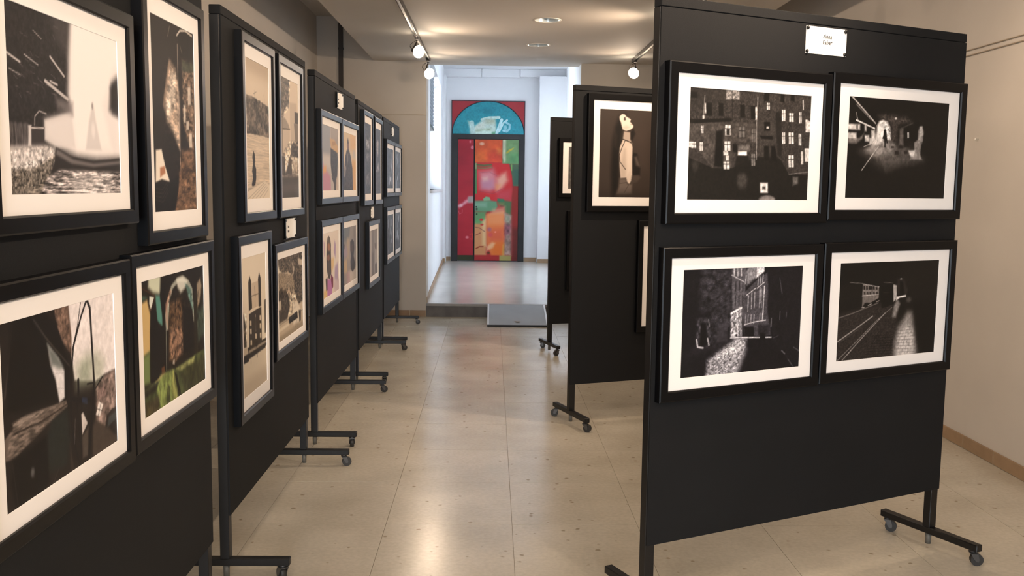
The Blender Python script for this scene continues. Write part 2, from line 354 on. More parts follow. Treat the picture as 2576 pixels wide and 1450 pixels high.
PRINTS = {
 'courtyard': [
  ('b','1b1917'),
  ('p','35312f',1,.0,[(.0,.0),(1.0,.0),(1.001,.751),(.832,.752),(.759,.62),(.724,.584),(.552,.599),(.347,.706),(.184,.707),(.004,.527)]),
  ('n',.45,.012,.012,3,[(.0,.0),(1.0,.0),(1.001,.751),(.832,.752),(.759,.62),(.724,.584),(.552,.599),(.347,.706),(.184,.707),(.004,.527)]),
  ('p','47423f',.8,.0093,[(.002,.304),(.331,.297),(.549,.283),(.557,.469),(.348,.463),(.347,.706),(.194,.707),(.049,.538),(.007,.505)]),
  ('n',.3,.03,.03,5,[(.002,.304),(.331,.297),(.549,.283),(.557,.469),(.348,.463),(.347,.706),(.194,.707),(.049,.538),(.007,.505)]),
  ('p','3d3936',.5,.0116,[(.543,.26),(.746,.252),(.764,.608),(.557,.587)]),
  ('p','2a2725',.5,.014,[(.0,.0),(.268,-.011),(.273,.112),(.008,.237)]),
  ('p','171513',1,.0035,[(-.001,.26),(.035,.28),(.329,.252),(.335,.28),(.037,.316),(-.0,.298)]),
  ('p','8a8583',.9,.0047,[(.278,-.001),(.385,-.007),(.389,.078),(.282,.084)]),
  ('n',.6,.012,.01,9,[(.278,-.001),(.385,-.007),(.389,.078),(.282,.084)]),
  ('l','1c1918',1,.0058,[(.329,-.004),(.34,.268)]),
  ('l','8d8885',1,.007,[(.113,.065),(.107,.272)]),
  ('l','9a9592',1,.007,[(.54,.046),(.538,.283),(.548,.622)]),
  ('p','161412',1,.0035,[(.123,.126),(.17,.123),(.174,.241),(.127,.243)]),
  ('p','161412',1,.0035,[(.223,.121),(.261,.119),(.265,.237),(.227,.239)]),
  ('p','161412',1,.0035,[(.396,.123),(.435,.121),(.44,.241),(.401,.243)]),
  ('p','161412',1,.0035,[(.484,.13),(.523,.128),(.528,.249),(.489,.251)]),
  ('p','161412',1,.0035,[(.601,.269),(.65,.267),(.653,.349),(.605,.351)]),
  ('p','161412',1,.0035,[(.013,.038),(.052,.035),(.053,.091),(.015,.093)]),
  ('p','161412',1,.0035,[(.59,.026),(.633,.024),(.635,.076),(.593,.078)]),
  ('p','161412',1,.0035,[(.817,.013),(.85,.011),(.852,.058),(.819,.06)]),
  ('p','161412',1,.0035,[(.729,.018),(.762,.016),(.765,.075),(.732,.076)]),
  ('p','141211',1,.0047,[(.565,.399),(.677,.396),(.679,.431),(.587,.428)]),
  ('p','181614',1,.0047,[(.606,.492),(.649,.491),(.65,.621),(.612,.622)]),
  ('p','141211',1,.0058,[(.671,.49),(.703,.49),(.727,.644),(.672,.621)]),
  ('p','141211',1,.0093,[(.212,.375),(.267,.362),(.275,.706),(.204,.695)]),
  ('p','141211',1,.0047,[(.349,.486),(.395,.485),(.393,.566),(.351,.555)]),
  ('p','1a1816',.9,.0093,[(.384,.589),(.483,.588),(.483,.717),(.369,.729)]),
  ('p','141211',.6,.0093,[(.694,.172),(.742,.17),(.763,.596),(.724,.573)]),
  ('p','d8d4d2',1,.0,[(.003,.107),(.022,.106),(.023,.142),(.005,.143)]),
  ('l','1c1918',.8,.0035,[(.013,.106),(.014,.143)]),
  ('l','1c1918',.8,.0035,[(.004,.119),(.022,.118)]),
  ('p','d8d4d2',1,.0,[(.747,.146),(.777,.145),(.782,.25),(.752,.252)]),
  ('l','1c1918',.8,.0052,[(.762,.145),(.767,.251)]),
  ('l','1c1918',.8,.0052,[(.748,.183),(.779,.182)]),
  ('p','d8d4d2',1,.0,[(.812,.172),(.849,.171),(.853,.254),(.816,.255)]),
  ('l','1c1918',.8,.0063,[(.83,.172),(.834,.254)]),
  ('l','1c1918',.8,.0063,[(.813,.201),(.85,.2)]),
  ('p','d8d4d2',1,.0,[(.896,.157),(.918,.156),(.924,.263),(.902,.264)]),
  ('l','1c1918',.8,.0037,[(.907,.156),(.913,.263)]),
  ('l','1c1918',.8,.0037,[(.898,.194),(.92,.193)]),
  ('p','d8d4d2',1,.0,[(.757,.358),(.782,.357),(.788,.464),(.762,.465)]),
  ('l','1c1918',.8,.0043,[(.77,.358),(.775,.464)]),
  ('l','1c1918',.8,.0043,[(.759,.395),(.784,.394)]),
  ('p','d8d4d2',1,.0,[(.814,.356),(.856,.355),(.862,.462),(.82,.463)]),
  ('l','1c1918',.8,.0071,[(.835,.355),(.841,.463)]),
  ('l','1c1918',.8,.0071,[(.816,.394),(.858,.392)]),
  ('p','d8d4d2',1,.0,[(.901,.365),(.924,.365),(.93,.473),(.907,.473)]),
  ('l','1c1918',.8,.0037,[(.913,.365),(.918,.473)]),
  ('l','1c1918',.8,.0037,[(.903,.403),(.926,.402)]),
  ('p','d8d4d2',1,.0,[(.821,.571),(.865,.57),(.871,.685),(.826,.685)]),
  ('l','1c1918',.8,.0075,[(.843,.571),(.849,.685)]),
  ('l','1c1918',.8,.0075,[(.823,.611),(.867,.61)]),
  ('p','d8d4d2',1,.0,[(.091,.334),(.109,.334),(.111,.401),(.093,.402)]),
  ('l','1c1918',.8,.0034,[(.1,.334),(.102,.401)]),
  ('l','1c1918',.8,.0034,[(.092,.358),(.11,.357)]),
  ('p','d8d4d2',1,.0,[(.025,.482),(.055,.481),(.057,.535),(.027,.536)]),
  ('l','1c1918',.8,.0056,[(.04,.482),(.042,.536)]),
  ('l','1c1918',.8,.0056,[(.026,.501),(.055,.5)]),
  ('p','d8d4d2',1,.0,[(.084,.481),(.108,.48),(.111,.559),(.087,.56)]),
  ('l','1c1918',.8,.0045,[(.096,.48),(.099,.56)]),
  ('l','1c1918',.8,.0045,[(.085,.508),(.109,.508)]),
  ('p','d8d4d2',1,.0,[(.281,.316),(.324,.315),(.328,.408),(.284,.41)]),
  ('l','1c1918',.8,.008,[(.302,.315),(.306,.409)]),
  ('l','1c1918',.8,.008,[(.282,.349),(.326,.347)]),
  ('p','d8d4d2',1,.0,[(.281,.465),(.327,.463),(.331,.55),(.284,.551)]),
  ('l','1c1918',.8,.0084,[(.304,.464),(.307,.55)]),
  ('l','1c1918',.8,.0084,[(.282,.495),(.328,.494)]),
  ('p','d8d4d2',1,.0,[(.278,.649),(.326,.648),(.329,.718),(.281,.718)]),
  ('l','1c1918',.8,.0088,[(.302,.648),(.305,.718)]),
  ('l','1c1918',.8,.0088,[(.279,.673),(.327,.672)]),
  ('p','d8d4d2',1,.0,[(.617,.092),(.641,.091),(.644,.153),(.62,.154)]),
  ('l','1c1918',.8,.0043,[(.629,.091),(.632,.154)]),
  ('l','1c1918',.8,.0043,[(.618,.114),(.642,.112)]),
  ('p','d0cbc8',.95,.0023,[(.114,.132),(.124,.131),(.128,.221),(.117,.221)]),
  ('p','d0cbc8',.95,.0023,[(.1,.24),(.114,.239),(.116,.27),(.101,.271)]),
  ('p','d0cbc8',.95,.0023,[(.522,.136),(.536,.135),(.541,.253),(.527,.254)]),
  ('p','d0cbc8',.95,.0023,[(.623,.309),(.643,.309),(.644,.329),(.623,.329)]),
  ('p','d0cbc8',.95,.0023,[(.274,.553),(.313,.552),(.315,.59),(.276,.591)]),
  ('p','d0cbc8',.95,.0023,[(.296,.593),(.322,.593),(.324,.64),(.298,.64)]),
  ('p','d0cbc8',.95,.0023,[(.928,.53),(.948,.529),(.955,.654),(.935,.654)]),
  ('p','d0cbc8',.95,.0023,[(.96,.499),(.985,.498),(.992,.627),(.967,.627)]),
  ('p','d0cbc8',.95,.0023,[(.924,.042),(.932,.042),(.938,.137),(.929,.137)]),
  ('p','d0cbc8',.95,.0023,[(.957,.226),(.972,.225),(.978,.345),(.963,.345)]),
  ('p','282523',1,.0,[(.292,.352),(.321,.351),(.323,.406),(.294,.407)]),
  ('p','8b8683',.8,.0,[(.503,.57),(.535,.57),(.54,.681),(.508,.682)]),
  ('l','1c1918',.8,.0056,[(.519,.57),(.524,.681)]),
  ('l','1c1918',.8,.0056,[(.505,.609),(.537,.609)]),
  ('p','7a7572',.7,.0,[(.394,.329),(.44,.328),(.444,.42),(.398,.421)]),
  ('l','1c1918',.8,.0084,[(.417,.328),(.421,.421)]),
  ('l','1c1918',.8,.0084,[(.395,.361),(.442,.36)]),
  ('p','6d6865',.7,.0,[(.499,.343),(.53,.342),(.535,.458),(.504,.459)]),
  ('l','1c1918',.8,.0056,[(.514,.342),(.52,.459)]),
  ('l','1c1918',.8,.0056,[(.5,.384),(.532,.383)]),
  ('p','fdf8f5',1,.0047,[(.393,.551),(.466,.55),(.467,.585),(.394,.586)]),
  ('p','7e7875',.7,.0116,[(.39,.497),(.484,.489),(.486,.541),(.392,.549)]),
  ('e','4c4845',.7,.5,(.435,.823),.058,.094),
  ('p','e8e2df',1,.007,[(.587,.838),(.651,.838),(.656,.932),(.591,.931)]),
  ('p','2a2624',.8,.0035,[(.605,.871),(.634,.871),(.636,.901),(.607,.901)]),
  ('e','8a8381',.9,.3,(.651,1.004),.083,.058),
  ('p','8a8582',.6,.0093,[(.867,.776),(.912,.776),(.915,.837),(.871,.861)]),
  ('l','77726f',1,.007,[(.832,.752),(.994,.727)]),
  ('e','3d3936',.6,.6,(.054,.685),.034,.079),
  ('n',.25,.02,.02,12),
 ],
 'archway_night': [
  ('b','131110'),
  ('p','6d6662',.75,.0526,[(.308,.455),(.575,.45),(.754,.602),(.382,.711),(.131,.528)]),
  ('p','a39b97',.8,.0292,[(.254,.41),(.362,.397),(.458,.453),(.441,.546),(.281,.572),(.176,.527)]),
  ('e','8d8581',.9,.9,(.313,.363),.127,.104),
  ('p','e3dcd8',.9,.0164,[(.268,.364),(.33,.351),(.341,.432),(.252,.468)]),
  ('p','f0eae6',1,.0093,[(.276,.272),(.293,.226),(.332,.211),(.379,.229),(.406,.28),(.42,.407),(.282,.41)]),
  ('p','463f3c',.9,.0234,[(.277,.158),(.554,.159),(.629,.215),(.479,.254),(.478,.406),(.432,.418),(.414,.279),(.372,.212),(.303,.202)]),
  ('n',.5,.02,.012,4,[(.254,.147),(.648,.144),(.655,.249),(.48,.429),(.422,.43)]),
  ('l','8a8380',1,.0058,[(.265,.284),(.293,.226),(.332,.211),(.379,.229),(.412,.291),(.42,.407)]),
  ('l','b9b2ae',1,.014,[(.028,.004),(.116,.096),(.26,.25)]),
  ('l','8e8784',.8,.0093,[(.07,.075),(.213,.217)]),
  ('l','e8e2de',1,.014,[(.074,.227),(.252,.301)]),
  ('l','a29b97',1,.0082,[(.07,.154),(.085,.221)]),
  ('p','ded7d3',.9,.0093,[(.016,.269),(.077,.267),(.08,.323),(.019,.325)]),
  ('p','ded7d3',.9,.0093,[(.088,.266),(.11,.266),(.113,.322),(.091,.323)]),
  ('p','ded7d3',.9,.0093,[(.015,.353),(.082,.352),(.085,.414),(.019,.415)]),
  ('p','ded7d3',.9,.0093,[(.161,.372),(.2,.371),(.204,.434),(.165,.435)]),
  ('p','ded7d3',.9,.0093,[(.154,.264),(.171,.264),(.175,.332),(.159,.332)]),
  ('p','ded7d3',.9,.0093,[(.22,.319),(.254,.319),(.261,.433),(.227,.434)]),
  ('p','ded7d3',.9,.0093,[(.208,.4),(.236,.399),(.24,.457),(.211,.457)]),
  ('p','8d8581',.8,.0093,[(.02,.438),(.113,.402),(.154,.35),(.136,.413),(.083,.46),(.022,.461)]),
  ('l','c9c2be',1,.007,[(.157,.487),(.256,.439)]),
  ('p','151211',1,.0023,[(.342,.316),(.355,.298),(.368,.315),(.378,.385),(.39,.442),(.376,.445),(.368,.408),(.368,.487),(.356,.484),(.353,.408),(.333,.397),(.342,.362)]),
  ('l','cfc8c4',.8,.0105,[(.298,.479),(.236,.578),(.149,.721)]),
  ('p','736b67',.8,.0093,[(.499,.289),(.63,.226),(.539,.276),(.552,.451),(.505,.452)]),
  ('p','1b1816',.9,.0093,[(.542,.311),(.6,.309),(.612,.473),(.553,.474)]),
  ('p','e0dad6',.9,.0035,[(.58,.321),(.597,.321),(.601,.379),(.584,.38)]),
  ('e','ccc5c1',1,.4,(.457,.188),.014,.016),
  ('p','9f9793',.85,.0082,[(.704,.253),(.733,.252),(.749,.305),(.745,.4),(.73,.448),(.725,.543),(.747,.596),(.622,.603),(.636,.556),(.601,.509),(.663,.508),(.656,.425),(.69,.389),(.69,.307)]),
  ('p','d5ceca',.9,.007,[(.603,.509),(.668,.502),(.661,.567),(.626,.574)]),
  ('p','d8d1cd',.6,.0082,[(.704,.259),(.73,.256),(.744,.341),(.702,.389)]),
  ('p','241f1d',.9,.0058,[(.462,.517),(.503,.516),(.506,.551),(.465,.552)]),
  ('p','241f1d',.9,.0058,[(.556,.515),(.592,.515),(.594,.544),(.558,.545)]),
  ('p','241f1d',.9,.0058,[(.424,.471),(.453,.47),(.455,.488),(.425,.488)]),
  ('p','241f1d',.9,.0058,[(.5,.464),(.541,.463),(.542,.484),(.501,.485)]),
  ('n',.3,.03,.03,8),
 ],
 'sunlit_street': [
  ('b','171519'),
  ('p','353338',.8,.0286,[(.133,.0),(.382,.0),(.405,.485),(.365,.664),(.249,.699),(.217,.403),(.139,.375)]),
  ('n',.6,.05,.03,3,[(.124,-.0),(.382,.0),(.404,.668),(.152,.69)]),
  ('p','5b585e',.95,.0057,[(.381,-.005),(.504,-.004),(.506,.31),(.479,.377),(.401,.394)]),
  ('p','e9e6ec',1,.0046,[(.594,.0),(.665,-.001),(.662,.041),(.595,.1)]),
  ('p','b7b4ba',.7,.0137,[(.506,.039),(.599,.004),(.599,.094),(.518,.164)]),
  ('p','4a474d',.95,.0046,[(.501,.23),(.596,.122),(.693,.048),(.744,.664),(.514,.666),(.479,.377)]),
  ('p','1b191d',1,.0091,[(.665,.001),(1.002,-.002),(1.003,1.0),(.833,.85),(.745,.687),(.699,.415),(.701,.185)]),
  ('l','c9c6cc',.9,.008,[(.508,.073),(.504,.152)]),
  ('l','c9c6cc',.9,.008,[(.533,.266),(.533,.415)]),
  ('l','c9c6cc',.9,.008,[(.562,.245),(.562,.394)]),
  ('l','c9c6cc',.9,.008,[(.587,.235),(.587,.384)]),
  ('l','c9c6cc',.9,.008,[(.635,.193),(.635,.341)]),
  ('l','c9c6cc',.9,.008,[(.634,.079),(.63,.158)]),
  ('l','c9c6cc',.9,.008,[(.614,.089),(.61,.169)]),
  ('l','c9c6cc',.9,.008,[(.653,.068),(.65,.148)]),
  ('l','c9c6cc',.9,.0137,[(.406,.001),(.409,.068)]),
  ('l','29272b',1,.0114,[(.424,.125),(.424,.215)]),
  ('l','29272b',1,.0114,[(.425,.26),(.427,.35)]),
  ('l','c9c6cc',.9,.0137,[(.435,.002),(.439,.07)]),
  ('l','29272b',1,.0114,[(.454,.126),(.454,.216)]),
  ('l','29272b',1,.0114,[(.454,.262),(.457,.352)]),
  ('l','c9c6cc',.9,.0137,[(.465,.004),(.468,.071)]),
  ('l','29272b',1,.0114,[(.483,.128),(.484,.218)]),
  ('l','29272b',1,.0114,[(.484,.263),(.487,.354)]),
  ('l','d5d2d8',1,.008,[(.518,.26),(.595,.196)]),
  ('l','d5d2d8',1,.008,[(.605,.197),(.668,.143)]),
  ('l','bdbac0',1,.0091,[(.389,.062),(.496,.134)]),
  ('l','e2dfe5',.9,.0103,[(.668,.183),(.663,.505)]),
  ('l','cfccd2',1,.0091,[(.508,.545),(.592,.523),(.689,.513)]),
  ('p','aeabb1',.9,.0069,[(.39,.416),(.48,.36),(.493,.653),(.396,.656)]),
  ('n',.9,.012,.02,6,[(.384,.415),(.48,.36),(.493,.653),(.396,.656)]),
  ('l','f2eff5',1,.016,[(.395,.427),(.479,.377)]),
  ('p','151316',1,.0069,[(.509,.562),(.59,.569),(.595,.668),(.514,.661)]),
  ('p','201e22',.8,.0091,[(.624,.554),(.722,.562),(.728,.662),(.63,.654)]),
  ('l','c2bfc5',.8,.0069,[(.518,.448),(.516,.534)]),
  ('l','c2bfc5',.8,.0069,[(.538,.449),(.536,.535)]),
  ('l','c2bfc5',.8,.0069,[(.563,.451),(.562,.538)]),
  ('l','c2bfc5',.8,.0069,[(.589,.453),(.587,.54)]),
  ('l','c2bfc5',.8,.008,[(.639,.445),(.638,.503)]),
  ('l','bcb9bf',.7,.0057,[(.626,.204),(.63,.387)]),
  ('l','c2bfc5',.8,.008,[(.659,.447),(.659,.505)]),
  ('l','bcb9bf',.7,.0057,[(.646,.205),(.65,.389)]),
  ('l','f4f1f7',1,.0103,[(.396,.661),(.484,.664),(.745,.685)]),
  ('p','121013',1,.0034,[(.644,.631),(.686,.641),(.698,.706),(.646,.699)]),
  ('e','e6e3e9',.8,.6,(.428,.638),.032,.021),
  ('e','1a181b',.9,.4,(.445,.639),.012,.014),
  ('p','a7a4aa',.9,.0252,[(.425,.681),(.525,.686),(.531,.796),(.42,.994),(.194,.997),(.217,.856)]),
  ('p','dcd9df',.7,.0286,[(.445,.689),(.515,.69),(.499,.758),(.334,.857),(.294,.829)]),
  ('n',.75,.016,.012,7,[(.414,.669),(.545,.681),(.512,.817),(.431,1.007),(.165,1.011),(.197,.842)]),
  ('p','2d2a2f',.5,.0286,[(.128,.688),(.424,.67),(.291,.772),(.043,.803)]),
  ('n',.3,.014,.01,2),
  ('p','565359',.6,.0206,[(.124,.463),(.219,.459),(.238,.675),(.119,.687)]),
  ('n',.8,.03,.03,13,[(.109,.439),(.238,.449),(.246,.744),(.116,.732)]),
  ('p','131114',1,.0069,[(.149,.51),(.192,.496),(.206,.712),(.146,.718)]),
  ('l','e0dde3',.8,.016,[(.119,.653),(.13,.722),(.173,.735)]),
  ('l','d8d5db',.7,.016,[(.208,.65),(.22,.713)]),
  ('l','8a878d',.8,.0091,[(.21,.47),(.22,.538)]),
  ('p','3d3a40',.6,.0114,[(.281,.543),(.366,.482),(.375,.688),(.287,.691)]),
  ('l','615e64',.7,.008,[(.799,.11),(.824,.261)]),
  ('l','77747a',.7,.008,[(.814,.435),(.813,.517)]),
  ('l','77747a',.6,.008,[(.872,.451),(.87,.498)]),
  ('l','8a878d',.7,.0114,[(.74,.499),(.739,.581)]),
  ('l','6a676d',.8,.0069,[(.947,.801),(.998,.843)]),
  ('l','6a676d',.8,.0069,[(.901,.917),(.949,.994)]),
  ('l','8a878d',.7,.0114,[(.843,.827),(.871,.86)]),
  ('l','55525a',.8,.0057,[(.761,.695),(.807,.675)]),
  ('n',.2,.03,.03,15),
 ],
 'tram_night': [
  ('b','191614'),
  ('p','100e0d',.7,.0431,[(.0,-.0),(.711,-.001),(.568,.188),(.393,.222),(.012,.224)]),
  ('p','2f2a28',.9,.0215,[(.002,.557),(.411,.437),(.601,.45),(.562,.983),(.0,1.0)]),
  ('n',.6,.012,.008,4,[(-.004,.546),(.622,.44),(.692,.997),(.0,1.0)]),
  ('p','756d69',1,.0032,[(.225,.219),(.386,.259),(.39,.372),(.229,.468)]),
  ('p','8c8480',.9,.0032,[(.226,.277),(.387,.302),(.384,.334),(.225,.343)]),
  ('p','211d1b',1,.0022,[(.231,.241),(.248,.242),(.251,.279),(.234,.278)]),
  ('p','211d1b',1,.0022,[(.257,.242),(.273,.243),(.276,.28),(.26,.279)]),
  ('p','211d1b',1,.0022,[(.284,.243),(.301,.244),(.304,.282),(.287,.281)]),
  ('p','211d1b',1,.0022,[(.303,.244),(.319,.245),(.322,.283),(.306,.282)]),
  ('p','211d1b',1,.0022,[(.325,.246),(.342,.246),(.345,.284),(.328,.283)]),
  ('p','211d1b',1,.0022,[(.354,.247),(.37,.248),(.374,.285),(.357,.284)]),
  ('p','2c2725',.9,.0022,[(.236,.299),(.254,.3),(.257,.332),(.238,.331)]),
  ('p','2c2725',.9,.0022,[(.264,.301),(.283,.302),(.285,.334),(.267,.332)]),
  ('p','2c2725',.9,.0022,[(.292,.302),(.31,.303),(.313,.335),(.295,.334)]),
  ('p','2c2725',.9,.0022,[(.33,.304),(.348,.305),(.351,.337),(.332,.336)]),
  ('p','2c2725',.9,.0022,[(.359,.306),(.377,.307),(.38,.339),(.361,.338)]),
  ('l','221e1c',1,.0086,[(.318,.24),(.328,.432)]),
  ('l','cbc3bf',1,.0054,[(.225,.219),(.388,.259)]),
  ('l','d2cac6',1,.0054,[(.224,.343),(.387,.334)]),
  ('p','151210',1,.0054,[(.229,.463),(.255,.417),(.327,.421),(.386,.382),(.4,.404),(.339,.443),(.25,.475)]),
  ('l','b5ada9',1,.0097,[(.229,.463),(.249,.464)]),
  ('l','a59d99',1,.0097,[(.288,.445),(.318,.431)]),
  ('l','a59d99',1,.0086,[(.367,.413),(.393,.404)]),
  ('p','0f0d0c',1,.0043,[(.396,.255),(.529,.229),(.542,.446),(.425,.487)]),
  ('p','c4bcb8',.95,.0043,[(.532,.24),(.568,.253),(.573,.393),(.542,.424)]),
  ('l','9c9490',.8,.0054,[(.098,.198),(.224,.214)]),
  ('l','8c8480',.8,.0043,[(.434,.214),(.529,.224)]),
  ('l','332e2c',1,.0086,[(.437,.321),(.485,.324)]),
  ('e','fffaf6',1,.5,(.608,.189),.015,.015),
  ('p','2d2826',.9,.0129,[(.567,.177),(.641,.181),(.684,.302),(.669,.367),(.581,.34)]),
  ('p','0f0d0c',1,.0065,[(.596,.211),(.628,.212),(.658,.366),(.603,.352)]),
  ('p','efe7e3',1,.0043,[(.573,.372),(.668,.358),(.67,.378),(.606,.385),(.566,.415)]),
  ('p','aaa29e',.75,.0129,[(.58,.394),(.612,.45),(.571,.589),(.539,.587),(.55,.468)]),
  ('e','4d4845',.8,.6,(.7,.412),.038,.044),
  ('l','8c8480',.7,.0097,[(.007,.555),(.133,.519),(.389,.425)]),
  ('l','a9a19d',.9,.0129,[(.005,.799),(.194,.667),(.338,.561)]),
  ('l','8c8480',.9,.0075,[(.01,.996),(.232,.767),(.383,.607),(.53,.483)]),
  ('l','a9a19d',.9,.0097,[(.059,.996),(.253,.769),(.461,.538)]),
  ('l','625b58',.6,.0065,[(.026,.812),(.225,.67)]),
  ('p','a39b97',.9,.0323,[(.695,.543),(.744,.547),(.773,.682),(.845,.99),(.557,.994),(.573,.863),(.601,.701)]),
  ('p','e0d8d4',.75,.0323,[(.696,.676),(.757,.747),(.799,.974),(.583,.986),(.617,.757)]),
  ('l','6d6561',.8,.0043,[(.601,.701),(.775,.704)]),
  ('l','6d6561',.8,.0043,[(.597,.733),(.783,.738)]),
  ('l','6d6561',.8,.0043,[(.592,.766),(.792,.772)]),
  ('l','6d6561',.8,.0043,[(.587,.799),(.8,.806)]),
  ('l','6d6561',.8,.0043,[(.583,.831),(.809,.841)]),
  ('l','6d6561',.8,.0043,[(.578,.864),(.818,.875)]),
  ('l','6d6561',.8,.0043,[(.573,.896),(.826,.91)]),
  ('l','6d6561',.8,.0043,[(.569,.929),(.835,.944)]),
  ('l','6d6561',.8,.0043,[(.564,.962),(.844,.979)]),
  ('l','6d6561',.7,.0043,[(.612,.702),(.612,.735)]),
  ('l','6d6561',.7,.0043,[(.668,.706),(.668,.739)]),
  ('l','6d6561',.7,.0043,[(.725,.711),(.725,.744)]),
  ('l','6d6561',.7,.0043,[(.633,.737),(.633,.77)]),
  ('l','6d6561',.7,.0043,[(.69,.741),(.69,.774)]),
  ('l','6d6561',.7,.0043,[(.747,.746),(.746,.779)]),
  ('l','6d6561',.7,.0043,[(.603,.767),(.603,.8)]),
  ('l','6d6561',.7,.0043,[(.659,.772),(.659,.805)]),
  ('l','6d6561',.7,.0043,[(.716,.777),(.715,.81)]),
  ('l','6d6561',.7,.0043,[(.773,.782),(.773,.815)]),
  ('l','6d6561',.7,.0043,[(.624,.802),(.624,.835)]),
  ('l','6d6561',.7,.0043,[(.681,.807),(.68,.84)]),
  ('l','6d6561',.7,.0043,[(.737,.812),(.737,.845)]),
  ('l','6d6561',.7,.0043,[(.795,.817),(.794,.851)]),
  ('l','6d6561',.7,.0043,[(.594,.832),(.593,.865)]),
  ('l','6d6561',.7,.0043,[(.65,.837),(.649,.87)]),
  ('l','6d6561',.7,.0043,[(.706,.842),(.706,.876)]),
  ('l','6d6561',.7,.0043,[(.764,.848),(.763,.881)]),
  ('l','6d6561',.7,.0043,[(.615,.867),(.614,.9)]),
  ('l','6d6561',.7,.0043,[(.671,.872),(.671,.906)]),
  ('l','6d6561',.7,.0043,[(.728,.878),(.728,.911)]),
  ('l','6d6561',.7,.0043,[(.785,.883),(.785,.917)]),
  ('l','6d6561',.7,.0043,[(.584,.897),(.584,.93)]),
  ('l','6d6561',.7,.0043,[(.64,.903),(.64,.936)]),
  ('l','6d6561',.7,.0043,[(.697,.908),(.697,.942)]),
  ('l','6d6561',.7,.0043,[(.754,.914),(.754,.947)]),
  ('l','6d6561',.7,.0043,[(.812,.919),(.811,.953)]),
  ('l','6d6561',.7,.0043,[(.605,.933),(.605,.966)]),
  ('l','6d6561',.7,.0043,[(.662,.938),(.661,.971)]),
  ('l','6d6561',.7,.0043,[(.719,.944),(.718,.977)]),
  ('l','6d6561',.7,.0043,[(.776,.949),(.776,.983)]),
  ('l','6d6561',.7,.0043,[(.834,.955),(.833,.989)]),
  ('l','6d6561',.7,.0043,[(.575,.963),(.574,.996)]),
  ('l','6d6561',.7,.0043,[(.631,.968),(.631,1.002)]),
  ('l','6d6561',.7,.0043,[(.688,.974),(.687,1.007)]),
  ('l','6d6561',.7,.0043,[(.745,.98),(.744,1.013)]),
  ('l','6d6561',.7,.0043,[(.802,.986),(.802,1.019)]),
  ('l','151210',.8,.0054,[(.376,.769),(.554,.771)]),
  ('l','151210',.8,.0054,[(.362,.796),(.555,.8)]),
  ('l','151210',.8,.0054,[(.349,.823),(.555,.829)]),
  ('l','151210',.8,.0054,[(.336,.85),(.555,.857)]),
  ('l','151210',.8,.0054,[(.323,.876),(.556,.886)]),
  ('l','151210',.8,.0054,[(.309,.903),(.556,.914)]),
  ('l','151210',.8,.0054,[(.296,.93),(.556,.943)]),
  ('l','151210',.8,.0054,[(.283,.957),(.556,.972)]),
  ('p','100e0d',.9,.0431,[(.753,.459),(1.011,.387),(1.002,.994),(.866,.987),(.801,.751)]),
  ('n',.2,.02,.02,5),
 ],
 'fountain': [
  ('b','221f20'),
  ('n',.6,.02,.02,3),
  ('p','4a4546',.7,.0306,[(.309,.003),(.549,.006),(.493,.199),(.39,.119)]),
  ('p','f4eceb',1,.0286,[(.549,.006),(1.016,.002),(1.023,.104),(.929,.28),(.904,.455),(1.022,.561),(1.006,.754),(.742,.785),(.518,.769),(.363,.723),(.277,.687),(.281,.587),(.512,.516),(.484,.415),(.501,.198)]),
  ('p','fdf6f4',1,.0306,[(.565,.012),(.976,.011),(.971,.171),(.828,.44),(.916,.721),(.552,.746),(.514,.474),(.533,.192)]),
  ('p','2a2627',.9,.0225,[(1.013,.129),(1.023,.514),(.933,.475),(.918,.316)]),
  ('p','e6dedd',.9,.0102,[(.274,.588),(.512,.516),(.536,.725),(.362,.733),(.269,.697)]),
  ('l','d5cdcc',.9,.0143,[(.341,.226),(.457,.317)]),
  ('l','d5cdcc',.9,.0204,[(.292,.369),(.483,.446)]),
  ('l','d5cdcc',.9,.0123,[(-.001,.266),(.101,.301)]),
  ('l','d5cdcc',.9,.0041,[(.208,.11),(.275,.143)]),
  ('l','d5cdcc',.9,.0061,[(.135,.254),(.24,.292)]),
  ('l','d5cdcc',.9,.0041,[(.018,.347),(.104,.37)]),
  ('l','d5cdcc',.9,.0123,[(.335,.364),(.394,.376)]),
  ('p','8a8283',.7,.0184,[(.375,.448),(.53,.461),(.527,.535),(.388,.507)]),
  ('l','a09899',.55,.0031,[(.318,.358),(.343,.366)]),
  ('l','a09899',.55,.0031,[(.058,.429),(.089,.436)]),
  ('l','a09899',.55,.0031,[(.359,.429),(.372,.437)]),
  ('l','a09899',.55,.0031,[(.1,.309),(.12,.322)]),
  ('l','a09899',.55,.0031,[(.108,.143),(.129,.149)]),
  ('l','a09899',.55,.0031,[(.234,.364),(.268,.382)]),
  ('l','a09899',.55,.0031,[(.297,.386),(.323,.395)]),
  ('l','a09899',.55,.0031,[(.137,.155),(.166,.157)]),
  ('l','a09899',.55,.0031,[(.087,.468),(.1,.485)]),
  ('l','a09899',.55,.0031,[(.182,.23),(.196,.248)]),
  ('l','a09899',.55,.0031,[(.221,.244),(.249,.25)]),
  ('l','a09899',.55,.0031,[(.175,.302),(.212,.311)]),
  ('l','a09899',.55,.0031,[(.181,.339),(.211,.344)]),
  ('l','a09899',.55,.0031,[(.104,.361),(.133,.378)]),
  ('l','a09899',.55,.0031,[(.052,.376),(.079,.393)]),
  ('l','a09899',.55,.0031,[(.38,.049),(.415,.051)]),
  ('l','a09899',.55,.0031,[(.144,.277),(.166,.288)]),
  ('l','a09899',.55,.0031,[(.195,.394),(.234,.401)]),
  ('l','a09899',.55,.0031,[(.078,.356),(.097,.364)]),
  ('l','a09899',.55,.0031,[(.253,.378),(.28,.39)]),
